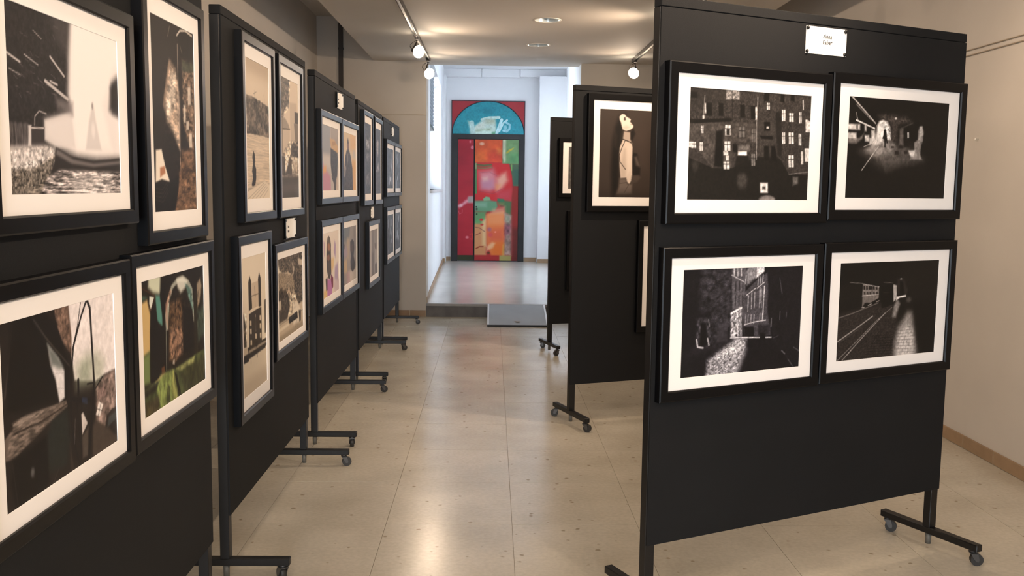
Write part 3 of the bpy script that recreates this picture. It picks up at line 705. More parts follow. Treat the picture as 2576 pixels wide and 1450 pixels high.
  ('l','a09899',.55,.0031,[(.343,.325),(.379,.343)]),
  ('l','a09899',.55,.0031,[(.072,.368),(.099,.379)]),
  ('l','a09899',.55,.0031,[(.374,.101),(.386,.123)]),
  ('l','a09899',.55,.0031,[(.346,.431),(.387,.435)]),
  ('l','a09899',.55,.0031,[(.265,.398),(.281,.42)]),
  ('l','a09899',.55,.0031,[(.141,.448),(.175,.455)]),
  ('l','b5adac',1,.0071,[(.193,.623),(.198,.575),(.234,.542),(.29,.552)]),
  ('p','5b5556',.8,.0082,[(.002,.629),(.149,.617),(.142,.761),(-.005,.767)]),
  ('p','e2dad9',.9,.0031,[(.142,.627),(.169,.625),(.163,.741),(.136,.742)]),
  ('p','3a3536',.9,.0041,[(.168,.635),(.272,.627),(.267,.727),(.163,.731)]),
  ('l','cbc3c2',1,.0082,[(.168,.64),(.265,.633)]),
  ('n',.6,.01,.06,6,[(.003,.619),(.15,.608),(.142,.761),(-.005,.767)]),
  ('p','cdc5c3',1,.0123,[(-.003,.767),(.275,.726),(.362,.738),(.343,.825),(.101,.906),(-.0,.897)]),
  ('n',.5,.02,.02,8,[(-.003,.767),(.275,.726),(.362,.738),(.343,.825),(.101,.906),(-.0,.897)]),
  ('p','6a635c',.95,.0102,[(.003,.887),(.17,.858),(.361,.774),(.31,.897),(.137,.985),(-.0,1.0)]),
  ('n',.9,.014,.014,10,[(.004,.859),(.361,.774),(.31,.908),(.136,.99),(-.0,1.0)]),
  ('p','2b2727',1,.0061,[(.362,.733),(.501,.78),(.705,.799),(.894,.781),(1.007,.742),(1.004,.85),(.739,.87),(.498,.86),(.311,.887),(.163,.995),(.109,1.004),(.343,.825)]),
  ('p','7b7474',.9,.0082,[(.369,.743),(.517,.796),(.714,.813),(1.006,.766),(1.006,.784),(.713,.836),(.499,.823),(.361,.774)]),
  ('p','8f8786',1,.0082,[(.387,.861),(1.004,.86),(1.0,1.0),(.096,1.001),(.28,.907)]),
  ('n',1.1,.07,.01,12,[(.387,.861),(1.004,.86),(1.0,1.0),(.096,1.001),(.28,.907)]),
  ('p','f0e8e6',.5,.0306,[(.497,.882),(.891,.887),(.888,.994),(.492,.989)]),
  ('n',.6,.08,.008,14,[(.387,.861),(1.004,.86),(1.0,1.0),(.096,1.001),(.28,.907)]),
  ('p','c9c1c1',.55,.0102,[(.679,.554),(.727,.429),(.75,.548),(.8,.726),(.637,.732)]),
  ('e','8f8788',.8,.6,(.719,.457),.013,.029),
  ('e','f8f0ef',.7,.6,(.721,.606),.026,.067),
 ],
 'tram_interior': [
  ('b','231d1a'),
  ('p','c4ad9a',.95,.0133,[(.403,.2),(.548,.235),(.627,.383),(.612,.674),(.445,.583),(.304,.523),(.271,.405)]),
  ('p','e6d6c6',.85,.0114,[(.441,.263),(.547,.254),(.516,.428),(.345,.521),(.289,.441)]),
  ('n',.6,.05,.02,3,[(.261,.213),(.637,.179),(.605,.811),(.24,.609)]),
  ('p','9c8573',.8,.0076,[(.382,.202),(.444,.197),(.335,.317),(.267,.479),(.229,.444)]),
  ('l','a89a8e',.95,.0085,[(.598,.097),(.595,.327),(.606,.791)]),
  ('p','7a5e49',.9,.0171,[(.656,.673),(.934,.657),(.99,1.0),(.259,.999),(.514,.888)]),
  ('n',.7,.05,.02,7,[(.612,.665),(.958,.656),(1.0,1.0),(.219,.998),(.471,.898)]),
  ('p','8a7462',.75,.0095,[(.704,.173),(.982,.178),(.958,.656),(.84,.639),(.686,.516)]),
  ('n',1.0,.04,.02,9,[(.682,.165),(.992,.157),(.967,.666),(.661,.575)]),
  ('p','eadccd',.8,.0038,[(.833,.31),(.904,.305),(.899,.406),(.829,.41)]),
  ('p','eadccd',.8,.0038,[(.778,.502),(.847,.499),(.845,.549),(.775,.551)]),
  ('p','eadccd',.8,.0038,[(.844,.569),(.915,.566),(.911,.647),(.84,.649)]),
  ('p','eadccd',.8,.0038,[(.714,.416),(.768,.413),(.764,.512),(.709,.515)]),
  ('p','3a4033',.8,.0057,[(.704,.173),(.982,.168),(.956,.221),(.701,.232)]),
  ('p','171310',1,.0057,[(.61,.028),(.78,-.0),(.99,.011),(.983,.143),(.66,.158)]),
  ('l','ddd2c8',.9,.0123,[(.592,.049),(.667,.017),(.803,.002),(.966,.014)]),
  ('l','a89a8e',.8,.0057,[(.38,.077),(.424,.021)]),
  ('l','8a7c70',.7,.0076,[(.663,.099),(.706,.134)]),
  ('p','f3e7d8',1,.0047,[(.055,.683),(.177,.675),(.251,.766),(.348,.845),(.169,.831),(.034,.849)]),
  ('p','a5623f',.8,.0047,[(.134,.772),(.232,.762),(.25,.798),(.131,.822)]),
  ('p','110d0b',1,.0095,[(.015,.854),(.307,.85),(.561,.811),(.535,.898),(.3,.99),(.008,.997)]),
  ('l','8a7c70',.5,.0028,[(.029,.939),(.182,.951),(.305,.896)]),
  ('l','8a7c70',.5,.0028,[(.031,.919),(.183,.929),(.306,.876)]),
  ('l','8a7c70',.5,.0028,[(.032,.9),(.184,.907),(.307,.855)]),
  ('l','8a7c70',.5,.0028,[(.033,.88),(.186,.884),(.308,.835)]),
  ('l','e8ddd0',.4,.0038,[(.017,.147),(.014,.545)]),
  ('l','d8cdc0',.6,.0057,[(.963,.85),(.979,.922)]),
 ],
 'gate_watercolour': [
  ('b','26211f'),
  ('p','f5ecec',1,.0084,[(.536,-.004),(1.0,-.004),(1.017,.504),(.884,.51),(.789,.527),(.583,.46),(.557,.279)]),
  ('p','aab09c',.6,.0368,[(.586,.374),(.707,.321),(.815,.339),(.887,.418),(.863,.551),(.597,.519)]),
  ('p','8d9782',.5,.0263,[(.653,.372),(.741,.375),(.718,.504),(.632,.476)]),
  ('p','6b574d',1,.0063,[(.397,.009),(.532,.001),(.568,.196),(.564,.302),(.495,.219),(.439,.1)]),
  ('n',.7,.03,.03,3,[(.398,-.001),(.536,.002),(.564,.302),(.48,.205)]),
  ('p','8d7a74',.95,.0126,[(.883,.522),(1.013,.497),(1.01,.72),(.871,.86),(.78,.777),(.788,.572)]),
  ('p','b99a95',.8,.0147,[(.805,.601),(.881,.58),(.898,.657),(.822,.654)]),
  ('n',.6,.04,.04,5,[(.789,.527),(1.017,.492),(1.0,.998),(.758,.884)]),
  ('p','4b413b',.9,.0147,[(.771,.774),(.91,.876),(1.0,.998),(.718,.988),(.742,.809)]),
  ('p','2b2726',.9,.0063,[(.893,.786),(.954,.76),(1.003,.791),(.988,.943),(.871,.86)]),
  ('p','4f5558',.7,.0053,[(.912,.805),(.983,.783),(.97,.851),(.894,.869)]),
  ('p','efe6e2',1,.0032,[(.812,.667),(.858,.702),(.818,.769),(.778,.742)]),
  ('l','3a3331',1,.0042,[(.836,.682),(.799,.759)]),
  ('l','3a3331',1,.0042,[(.794,.711),(.845,.739)]),
  ('p','191615',1,.0126,[(.162,.015),(.439,.09),(.538,.359),(.506,.563),(.436,.549),(.328,.276),(.263,.157)]),
  ('p','e8e2e4',1,.0084,[(.354,.181),(.446,.29),(.492,.377),(.486,.535),(.439,.55),(.411,.404),(.37,.309)]),
  ('p','5f6562',.85,.0147,[(.349,.18),(.432,.265),(.49,.355),(.451,.354),(.385,.313)]),
  ('l','a9a3a4',.6,.0032,[(.383,.364),(.492,.388)]),
  ('l','a9a3a4',.6,.0032,[(.417,.458),(.488,.482)]),
  ('l','4a4441',.8,.0105,[(.255,.027),(.348,.149),(.538,.359)]),
  ('l','544d49',.6,.0147,[(.099,.01),(.051,.25),(.021,.389)]),
  ('p','15120f',.85,.0168,[(.111,.013),(.254,.037),(.347,.179),(.421,.533),(.128,.495),(.029,.476),(.053,.213)]),
  ('p','6c6059',1,.0063,[(.498,.56),(.512,.598),(.372,.629),(.08,.726),(.019,.707),(.049,.579),(.127,.533)]),
  ('p','857870',.9,.0063,[(.498,.56),(.302,.561),(.074,.57),(.063,.537),(.166,.529)]),
  ('n',.6,.06,.012,7,[(.498,.56),(.512,.598),(.372,.629),(.08,.726),(.019,.707),(.051,.532)]),
  ('l','2d2724',.8,.0105,[(.073,.598),(.286,.606),(.505,.584)]),
  ('p','262a28',.9,.0147,[(.372,.629),(.512,.608),(.521,.785),(.483,.942),(.316,.927),(.325,.703)]),
  ('p','151211',.95,.0147,[(.055,.733),(.325,.703),(.329,.974),(.108,.983),(.037,.859)]),
  ('e','6b6a6b',.8,.7,(.199,.86),.022,.041),
  ('l','4a4542',.7,.0063,[(.365,.992),(.413,.931)]),
  ('l','3f3937',.6,.0084,[(.054,.752),(.081,.998)]),
  ('l','1d1a1c',1,.0179,[(.719,.001),(.664,.088),(.582,.253),(.562,.366)]),
  ('l','1d1a1c',1,.0084,[(.664,.001),(.628,.135),(.57,.272)]),
  ('l','1d1a1c',1,.0252,[(.728,.002),(.753,.052),(.764,.336),(.771,.521),(.747,.684),(.713,.866),(.69,1.004)]),
  ('l','1d1a1c',1,.0231,[(.554,.364),(.538,.553),(.539,.727),(.56,.845),(.596,.983)]),
  ('l','1d1a1c',1,.0105,[(.512,.394),(.513,.566),(.513,.782)]),
  ('l','1d1a1c',1,.0273,[(.546,.561),(.628,.598),(.731,.627)]),
  ('l','1d1a1c',1,.0273,[(.616,.47),(.611,.601)]),
  ('l','1d1a1c',1,.0126,[(.594,.595),(.604,.786),(.624,.929)]),
  ('l','1d1a1c',1,.0063,[(.636,.61),(.638,.767)]),
  ('l','1d1a1c',1,.0105,[(.741,.602),(.865,.516)]),
  ('l','1d1a1c',1,.0105,[(.7,.52),(.771,.532)]),
  ('p','2e3850',.8,.0053,[(.645,.585),(.697,.604),(.695,.648),(.644,.618)]),
  ('p','e6dcd8',.9,.0042,[(.65,.682),(.691,.765),(.636,.817),(.633,.687)]),
  ('l','8b8280',.6,.0053,[(.574,.697),(.56,.845)]),
  ('p','5b514b',.8,.0084,[(.636,.833),(.698,.791),(.683,.967),(.631,.966)]),
  ('p','3a322e',.9,.0084,[(.519,.828),(.579,.987),(.513,.989)]),
  ('n',.08,.03,.03,9),
 ],
 'green_vault': [
  ('b','221d17'),
  ('p','d8dcc4',.95,.0177,[(.122,.005),(.301,.002),(.26,.13),(.163,.103),(.095,.054)]),
  ('p','5f8a7c',.7,.0157,[(.004,.038),(.076,.123),(.007,.189)]),
  ('p','cfb078',1,.0118,[(-.001,.188),(.076,.141),(.115,.258),(.099,.528),(.012,.585),(.001,.393)]),
  ('p','7d8f58',.9,.0196,[(.013,.576),(.099,.528),(.092,.765),(.008,.746)]),
  ('p','5e9a8e',.9,.0098,[(.197,.128),(.26,.14),(.288,.277),(.285,.38),(.201,.314)]),
  ('p','e7e8de',.95,.0049,[(.11,.12),(.176,.138),(.125,.223),(.105,.174)]),
  ('l','5a3a26',.9,.0069,[(.012,.048),(.111,.093),(.197,.139),(.116,.23),(.084,.142)]),
  ('p','16110d',.95,.0098,[(.196,.183),(.124,.241),(.106,.383),(.092,.756),(.126,.776),(.328,.746),(.318,.417),(.284,.276),(.26,.13),(.309,.045),(.482,.036),(.353,.129),(.3,.374),(.226,.394)]),
  ('p','1f1a15',.85,.0157,[(.301,.002),(.983,.005),(1.015,.219),(.885,.217),(.837,.292),(.773,.145),(.625,.039),(.482,.036),(.363,.14)]),
  ('p','aeb0a4',.9,.0079,[(.34,.422),(.33,.305),(.371,.19),(.441,.087),(.542,.041),(.646,.042),(.73,.086),(.795,.169),(.823,.456),(.8,.451),(.761,.174),(.666,.096),(.561,.078),(.46,.12),(.399,.224),(.374,.43)]),
  ('p','efeee4',.85,.0157,[(.521,.052),(.625,.039),(.709,.093),(.664,.146),(.59,.173),(.54,.124)]),
  ('p','6f9a94',.7,.0137,[(.665,.106),(.773,.165),(.813,.37),(.769,.319),(.706,.194)]),
  ('l','a9b0a6',.7,.0128,[(.342,.423),(.332,.737)]),
  ('p','c08f78',.6,.0079,[(.342,.346),(.338,.221),(.421,.113),(.44,.135),(.369,.256),(.37,.43)]),
  ('p','5a4636',.95,.0157,[(.418,.209),(.599,.224),(.616,.409),(.611,.64),(.465,.709),(.377,.683),(.386,.356)]),
  ('p','8b6d5c',.7,.0177,[(.413,.44),(.594,.444),(.61,.67),(.485,.695),(.388,.638)]),
  ('n',.8,.03,.03,4,[(.391,.136),(.816,.215),(.784,.698),(.376,.712)]),
  ('p','1a1512',1,.0079,[(.617,.369),(.639,.313),(.704,.306),(.769,.345),(.8,.451),(.806,.683),(.61,.67)]),
  ('p','2b261c',.95,.0079,[(.817,.184),(.873,.215),(.873,.776),(.805,.756)]),
  ('p','b9a890',.8,.0137,[(.875,.141),(.946,.1),(.968,.168),(.93,.31),(.882,.343)]),
  ('p','4b5b50',.7,.0196,[(.87,.361),(1.013,.326),(1.008,.585),(.876,.638)]),
  ('n',.6,.02,.06,6,[(.862,.192),(1.015,.198),(1.005,.759),(.85,.78)]),
  ('p','4a5234',1,.0098,[(.126,.776),(.328,.751),(.464,.758),(.805,.735),(1.005,.726),(1.0,1.0),(.0,1.0),(.014,.821)]),
  ('p','8a9a58',.8,.0177,[(.235,.745),(.424,.756),(.463,.778),(.379,1.006),(.302,.998),(.178,.84)]),
  ('p','a0a36a',.85,.0098,[(.484,.764),(.805,.746),(.793,.795),(.544,.803)]),
  ('p','8e9156',.8,.0118,[(.424,.756),(.463,.788),(.539,.993),(.458,.995),(.401,.886)]),
  ('p','1f1e13',.9,.0049,[(.453,.78),(.493,.817),(.624,.991),(.571,.994)]),
  ('p','23201a',.8,.0118,[(.014,.821),(.215,.787),(.16,.843),(.007,.873)]),
  ('p','2c2c1e',.7,.0079,[(.344,.848),(.382,.88),(.331,.994),(.293,.985)]),
  ('p','33301f',.6,.0245,[(.671,.79),(1.004,.802),(1.0,.998),(.688,.992),(.564,.839)]),
  ('p','4a3c2a',.7,.0177,[(.007,.891),(.212,.899),(.173,.999),(.0,.994)]),
  ('n',.4,.03,.06,8,[(.126,.776),(.328,.751),(.464,.758),(.805,.735),(1.005,.726),(1.0,1.0),(.0,1.0),(.014,.821)]),
  ('p','d9c08a',.6,.0098,[(.253,.746),(.309,.75),(.215,.777),(.162,.778)]),
  ('p','cfc2b5',.7,.0049,[(.436,.681),(.466,.684),(.461,.727),(.429,.713)]),
  ('p','8e5f3f',.6,.0059,[(.254,.695),(.301,.69),(.309,.74),(.262,.745)]),
 ],
 'lake_sepia': [
  ('b','cfbca4'),
  ('p','b5a189',.8,.0295,[(-.0,.0),(1.0,-.0),(.998,.073),(-.0,.076)]),
  ('p','dccab2',.8,.0295,[(-.0,.134),(.997,.124),(.993,.287),(-.0,.261)]),
  ('p','63584c',1,.0035,[(-.0,.263),(.242,.257),(.538,.269),(.786,.282),(1.005,.305),(.999,.534),(.475,.528),(-.0,.536)]),
  ('n',.8,.05,.03,3,[(-.0,.263),(.242,.257),(.538,.269),(.786,.282),(1.005,.305),(.999,.534),(.475,.528),(-.0,.536)]),
  ('l','6a5f53',1,.0035,[(.359,.21),(.382,.274)]),
  ('l','6a5f53',1,.0035,[(.312,.237),(.448,.215)]),
  ('l','6a5f53',1,.0024,[(.788,.214),(.799,.287)]),
  ('n',.18,.2,.006,5,[(-.0,.545),(1.012,.54),(1.003,.901),(-.0,.947)]),
  ('p','2b251f',1,.0035,[(.286,.649),(.338,.674),(.355,.725),(.325,.744),(.389,.782),(.382,.851),(.341,.898),(.238,.909),(.193,.9),(.25,.843),(.216,.798),(.257,.74),(.234,.695)]),
  ('p','8f8272',.8,.0094,[(-.0,.942),(.238,.922),(.774,.868),(1.002,.937),(1.0,1.0),(-.0,1.0)]),
  ('p','e0d0ba',1,.0035,[(-.0,.969),(.774,.866),(1.002,.931),(.648,.999),(-.0,1.0)]),
  ('l','8f8272',.8,.0035,[(.043,.998),(.743,.881)]),
  ('l','8f8272',.8,.0035,[(.198,.997),(.793,.892)]),
  ('l','8f8272',.8,.0035,[(.358,.996),(.843,.903)]),
  ('l','8f8272',.8,.0035,[(.522,.995),(.893,.914)]),
  ('l','8f8272',.8,.0035,[(.691,.994),(.944,.926)]),
  ('p','3a332b',.9,.0035,[(.803,.989),(1.001,.961),(1.0,1.0),(.803,1.001)]),
 ],
 'street_sepia': [
  ('b','dcc9b2'),
  ('p','5a5046',.95,.0071,[(.0,.0),(.524,-.001),(.44,.166),(.336,.219),(.179,.274),(.123,.334),(.002,.351)]),
  ('n',.9,.05,.02,3,[(.0,.0),(.54,-.002),(.454,.235),(.002,.351)]),
  ('p','c2b09a',.8,.0071,[(.496,.186),(.921,.171),(.916,.547),(.569,.535),(.515,.395)]),
  ('p','7a6e60',.6,.0071,[(.024,.339),(.215,.329),(.411,.376),(.49,.414),(.059,.422)]),
  ('p','4a4138',.95,.0024,[(.029,.42),(.498,.41),(.498,.419),(.028,.435)]),
  ('p','cbb9a3',.8,.0047,[(.059,.433),(.482,.42),(.461,.633),(.089,.644)]),
  ('p','8a7d6d',.8,.0047,[(.002,.351),(.1,.346),(.097,.644),(.021,.646)]),
  ('p','4d443b',.95,.0035,[(.783,.251),(.998,.244),(.997,.348),(.782,.352)]),
  ('p','6c6053',.8,.0059,[(.739,.354),(.997,.348),(.995,.544),(.822,.526)]),
  ('p','3d352d',.9,.0071,[(.569,.547),(.694,.518),(.995,.55),(.994,.643),(.526,.649)]),
  ('n',.8,.05,.02,7,[(.488,.514),(1.004,.494),(1.002,.805),(.007,.819),(.014,.635)]),
  ('p','3a322a',.8,.0071,[(.021,.646),(.205,.652),(.2,.816),(.015,.808)]),
  ('p','4a4138',.9,.0118,[(.2,.805),(.526,.631),(.605,.811)]),
  ('p','b9a791',.6,.0118,[(.608,.665),(.95,.656),(.949,.793),(.69,.797)]),
  ('p','4a4239',.95,.0165,[(.007,.819),(1.002,.805),(1.0,1.0),(-.0,1.0)]),
  ('p','6a5f54',.6,.0165,[(.042,.889),(1.001,.867),(1.0,.943),(.04,.953)]),
  ('l','2a241f',.8,.0106,[(.165,.688),(.168,.829)]),
  ('l','2a241f',.8,.0106,[(.379,.683),(.383,.826)]),
  ('l','2a241f',.8,.0106,[(.575,.678),(.58,.823)]),
  ('l','2a241f',.8,.0106,[(.777,.673),(.783,.82)]),
  ('l','2a241f',.8,.0106,[(.932,.669),(.94,.818)]),
 ],
 'church_sepia': [
  ('b','e6d8c3'),
  ('p','d9cab4',.9,.0222,[(.008,.712),(.994,.72),(1.0,1.0),(.0,1.0)]),
  ('p','b7a690',.6,.0334,[(.005,.884),(.998,.895),(1.0,1.0),(.0,1.0)]),
  ('p','3d352c',1,.0033,[(.245,.414),(.786,.4),(.791,.662),(.993,.668),(.994,.72),(.009,.745),(.008,.637),(.248,.655)]),
  ('p','362f27',1,.0022,[(.242,.185),(.296,.135),(.365,.184),(.386,.384),(.244,.392)]),
  ('p','362f27',1,.0022,[(.657,.185),(.708,.133),(.775,.183),(.786,.406),(.667,.4)]),
  ('p','c9b7a0',1,.0022,[(.383,.197),(.657,.197),(.667,.389),(.386,.389)]),
  ('l','5a4f43',1,.0089,[(.51,.229),(.524,.308)]),
  ('l','5a4f43',1,.0033,[(.512,.34),(.519,.386)]),
  ('l','d7c6ae',1,.0089,[(.244,.397),(.786,.402)]),
  ('l','4a4036',1,.0044,[(.261,.29),(.784,.297)]),
  ('l','b9a891',1,.0078,[(.532,.443),(.528,.565)]),
  ('l','3d352c',1,.0044,[(.533,.465),(.528,.559)]),
  ('p','d7c6ae',.95,.0022,[(.288,.464),(.35,.471),(.351,.508),(.289,.502)]),
  ('p','d7c6ae',.95,.0022,[(.289,.525),(.351,.531),(.352,.569),(.29,.562)]),
  ('p','d7c6ae',.95,.0022,[(.297,.608),(.359,.615),(.359,.652),(.297,.645)]),
  ('p','d7c6ae',.95,.0022,[(.701,.462),(.767,.468),(.768,.507),(.702,.5)]),
  ('p','d7c6ae',.95,.0022,[(.702,.524),(.768,.531),(.769,.57),(.703,.563)]),
  ('p','d7c6ae',.95,.0022,[(.703,.598),(.77,.605),(.77,.644),(.704,.636)]),
  ('p','d7c6ae',.95,.0022,[(.497,.581),(.561,.588),(.561,.626),(.497,.619)]),
  ('p','4a4137',.9,.0044,[(.004,.379),(.058,.395),(.107,.508),(.133,.641),(.008,.637)]),
  ('n',.8,.05,.02,3,[(.004,.379),(.142,.404),(.145,.642),(.008,.637)]),
  ('p','5a5045',.9,.0033,[(.912,.366),(.987,.35),(.972,.625),(.924,.62)]),
  ('p','d7c6ae',.9,.0033,[(.008,.637),(.181,.647),(.182,.696),(.008,.691)]),
  ('p','c9b8a1',.7,.0044,[(.206,.677),(.994,.686),(.994,.703),(.206,.699)]),
  ('p','1d1814',1,.0033,[(.008,.707),(.206,.71),(.219,.755),(.009,.747)]),
  ('p','2a241e',.9,.0044,[(.206,.704),(.946,.721),(.947,.738),(.237,.741)]),
  ('l','2a241e',1,.0056,[(.299,.749),(.305,.783)]),
  ('l','2a241e',1,.0056,[(.582,.74),(.583,.768)]),
  ('l','d9c9b3',.8,.0067,[(.132,.587),(.145,.642)]),
  ('e','2f2821',.8,.5,(.549,.668),.078,.029),
 ],
 'park_sepia': [
  ('b','cdbca5'),
  ('p','e8dac6',1,.0153,[(-.095,.032),(.133,-.029),(.131,.201),(-.06,.239)]),
  ('p','93836f',.95,.0096,[(-.054,.2),(.059,.163),(.587,.254),(.677,.508),(-.068,.485)]),
  ('n',.35,.03,.012,4,[(-.109,.144),(.622,.247),(.68,.548),(-.068,.485)]),
  ('p','4a4136',.9,.0115,[(.017,-.02),(1.0,-.007),(1.003,.63),(.793,.678),(.639,.464),(.587,.254),(.368,.187),(.197,.189),(.054,.131)]),
  ('n',1.2,.03,.02,6,[(.017,-.02),(1.0,-.007),(1.003,.63),(.793,.678),(.639,.464),(.587,.254),(.368,.187),(.197,.189),(.054,.131)]),
  ('p','e2d2bc',.8,.0096,[(.794,.06),(1.004,.149),(.991,.214),(.837,.164)]),
  ('p','e2d2bc',.7,.0115,[(.535,.077),(.653,.177),(.608,.256)]),
  ('p','3b332b',.9,.0153,[(-.068,.485),(.121,.359),(.328,.424),(.451,.63),(.336,.758),(-.029,.771)]),
  ('n',.9,.03,.03,8,[(-.095,.332),(.707,.432),(.728,.743),(-.029,.771)]),
  ('p','ded0bb',.8,.0077,[(-.03,.49),(.099,.508),(.116,.619),(-.011,.601)]),
  ('p','4a4036',.8,.0115,[(-.05,.657),(.327,.685),(.339,.776),(-.029,.771)]),
  ('p','c3b29b',.95,.0115,[(-.023,.806),(.405,.803),(.993,.782),(.999,.973),(-.002,.987)]),
  ('p','e9dcc8',.8,.0096,[(-.028,.846),(.377,.834),(.401,.872),(-.02,.888)]),
  ('p','8a7c6a',.6,.0192,[(.001,.94),(.998,.929),(1.0,1.0),(.0,1.0)]),
  ('p','efe3d1',.8,.0153,[(.552,.644),(.754,.615),(.865,.726),(.84,.905),(.576,.899)]),
  ('p','1c1713',1,.0057,[(.383,.774),(.743,.755),(.769,.849),(.411,.853)]),
  ('l','3b332b',.9,.0077,[(.444,.809),(.469,.916)]),
  ('l','3b332b',.9,.0077,[(.536,.823),(.559,.931)]),
  ('l','3b332b',.9,.0077,[(.635,.838),(.657,.946)]),
  ('l','3b332b',.9,.0077,[(.723,.851),(.743,.96)]),
  ('p','2f2821',.9,.0077,[(.811,.755),(.909,.769),(.901,.914),(.834,.912)]),
  ('l','6a5f52',.7,.0096,[(-.025,.797),(.993,.782)]),
 ],
 'portrait_hat_pastel': [
  ('b','b9aea4'),
  ('p','8f9299',.8,.0387,[(.0,.0),(.483,.01),(.452,.446),(.018,.448)]),
  ('p','cfc6bd',.7,.0387,[(-.059,.452),(.424,.448),(.465,.651),(-.039,.634)]),
  ('p','a1958a',.9,.0103,[(.483,.01),(1.0,.0),(1.005,.274),(.529,.295)]),
  ('p','c9a06a',.9,.0129,[(.435,.181),(.733,.183),(.987,.359),(.895,.406),(.531,.336)]),
  ('p','a9835a',.8,.0103,[(.584,.223),(.795,.206),(.828,.259),(.617,.289)]),
  ('p','3f3733',1,.0077,[(.485,.328),(.925,.384),(.959,.484),(.906,.815),(.749,.998),(.705,.918),(.558,.797),(.488,.574)]),
  ('n',.4,.05,.03,3,[(.485,.328),(.957,.389),(.749,.998),(.528,.761)]),
  ('p','c07f95',.85,.0284,[(-.03,.717),(.223,.684),(.473,.775),(.515,.999),(.0,1.0)]),
  ('p','e0a35e',.85,.0232,[(-.014,.633),(.218,.623),(.2,.722),(-.0,.764)]),
  ('p','c987a8',.7,.0155,[(-.046,.574),(.057,.581),(.066,.666),(-.037,.658)]),
  ('p','c9b39a',.8,.0181,[(.817,.817),(.992,.617),(1.0,.998),(.794,.998)]),
 ],
 'portrait_hood_orange': [
  ('b','d5bd97'),
  ('p','dca866',.7,.051,[(.502,.009),(1.001,.02),(.995,.302),(.556,.264)]),
  ('p','d9a45c',.8,.0291,[(.678,.459),(.999,.449),(1.014,1.0),(.741,1.001)]),
  ('p','b3b3b4',.5,.0262,[(.772,.268),(.962,.26),(.966,.405),(.773,.398)]),
  ('p','433a34',1,.0073,[(.359,.07),(.426,.16),(.464,.296),(.584,.404),(.709,.607),(.754,1.001),(-.019,1.003),(.091,.565),(.16,.406),(.268,.276),(.296,.18)]),
  ('n',.5,.05,.03,4,[(.359,.07),(.464,.296),(.754,1.001),(-.019,1.003),(.16,.406)]),
  ('p','8e6a58',.85,.0117,[(.296,.18),(.438,.173),(.422,.284),(.29,.296)]),
  ('p','8b7b70',.7,.0087,[(.299,.358),(.384,.355),(.352,.543),(.282,.472)]),
  ('p','b9a493',.7,.0146,[(.091,.565),(.209,.59),(.138,.77),(.047,.772)]),
 ],
 'portrait_magenta': [
  ('b','eadccd'),
  ('p','b08bb0',.7,.0126,[(.033,.11),(.094,.141),(.092,.365),(.054,.336)]),
  ('p','9f7fae',.7,.0177,[(.725,.149),(.793,.234),(.76,.451),(.657,.324)]),
  ('p','a48bb4',.75,.0328,[(.725,.588),(.937,.536),(.946,.846),(.697,.788)]),
  ('p','e2bb73',.75,.0227,[(.467,.432),(.67,.429),(.641,.579),(.5,.662)]),
  ('p','e6bf72',.8,.0202,[(.007,.876),(.231,.884),(.191,.999),(.009,1.001)]),
  ('p','c2a9bd',.5,.0315,[(.65,.819),(.996,.827),(.99,.992),(.679,.961)]),
  ('p','453a33',1,.0063,[(.263,.08),(.342,.052),(.43,.096),(.477,.203),(.473,.331),(.486,.66),(.386,.747),(.292,.71),(.231,.604),(.194,.401),(.214,.228)]),
  ('p','b07d5f',.95,.0101,[(.258,.169),(.384,.156),(.451,.252),(.424,.3),(.272,.284)]),
  ('p','96684e',.95,.0076,[(.22,.354),(.369,.345),(.42,.426),(.327,.453),(.232,.418)]),
  ('p','6f6357',.9,.0076,[(.263,.087),(.342,.056),(.415,.094),(.447,.174),(.258,.169)]),
  ('p','5a5048',.8,.0101,[(.257,.458),(.46,.481),(.467,.658),(.291,.685)]),
  ('p','7a2f48',.95,.0076,[(.477,.672),(.614,.752),(.605,.9),(.497,.935),(.434,.778)]),
  ('p','4b3d38',.95,.0076,[(.132,.713),(.245,.691),(.255,.9),(.164,.899)]),
  ('p','c07ab2',1,.0101,[(.246,.728),(.457,.756),(.535,.928),(.444,1.013),(.223,1.004)]),
 ],
 'portrait_dark_pastel': [
  ('b','9d9187'),
  ('p','6c7174',.85,.0421,[(-.0,.0),(.565,.004),(.438,.197),(.028,.24)]),
  ('p','b5a083',.8,.0281,[(.244,.185),(.472,.199),(.453,.591),(.226,.542)]),
  ('p','a994a4',.7,.0309,[(.003,.36),(.249,.324),(.32,.496),(.01,.522)]),
  ('p','d0b282',.8,.0281,[(-.018,.573),(.227,.556),(.268,.792),(-.009,.787)]),
  ('p','cfc2b4',.9,.0253,[(.331,.8),(.797,.81),(.992,.73),(1.0,.993),(.339,.992)]),
  ('p','b58e92',.7,.0168,[(.205,.799),(.46,.801),(.501,1.013),(.244,.993)]),
  ('p','8d7d72',.6,.0281,[(.773,.042),(1.001,.022),(1.0,.497),(.82,.424)]),
  ('p','3d332e',1,.0084,[(.507,.272),(.675,.237),(.816,.293),(.841,.425),(.789,.551),(.877,.69),(.853,.802),(.695,.842),(.538,.768),(.52,.626),(.584,.547),(.513,.428)]),
  ('p','5d4638',.6,.0112,[(.562,.318),(.747,.331),(.752,.476),(.581,.462)]),
  ('p','5b5048',.7,.0112,[(.009,.225),(.092,.285),(.064,.365),(.015,.361)]),
 ],
 'animal_dark': [
  ('b','3c3734'),
  ('p','8f8781',.9,.0095,[(.211,.181),(.346,.232),(.673,.236),(.775,.189),(.777,.335),(.6,.384),(.312,.354)]),
  ('p','6f6862',.8,.0142,[(.236,.424),(.778,.428),(.749,.5),(.478,.551),(.275,.505)]),
  ('p','7c756f',.6,.0189,[(.291,.736),(.72,.698),(.784,.868),(.253,.877)]),
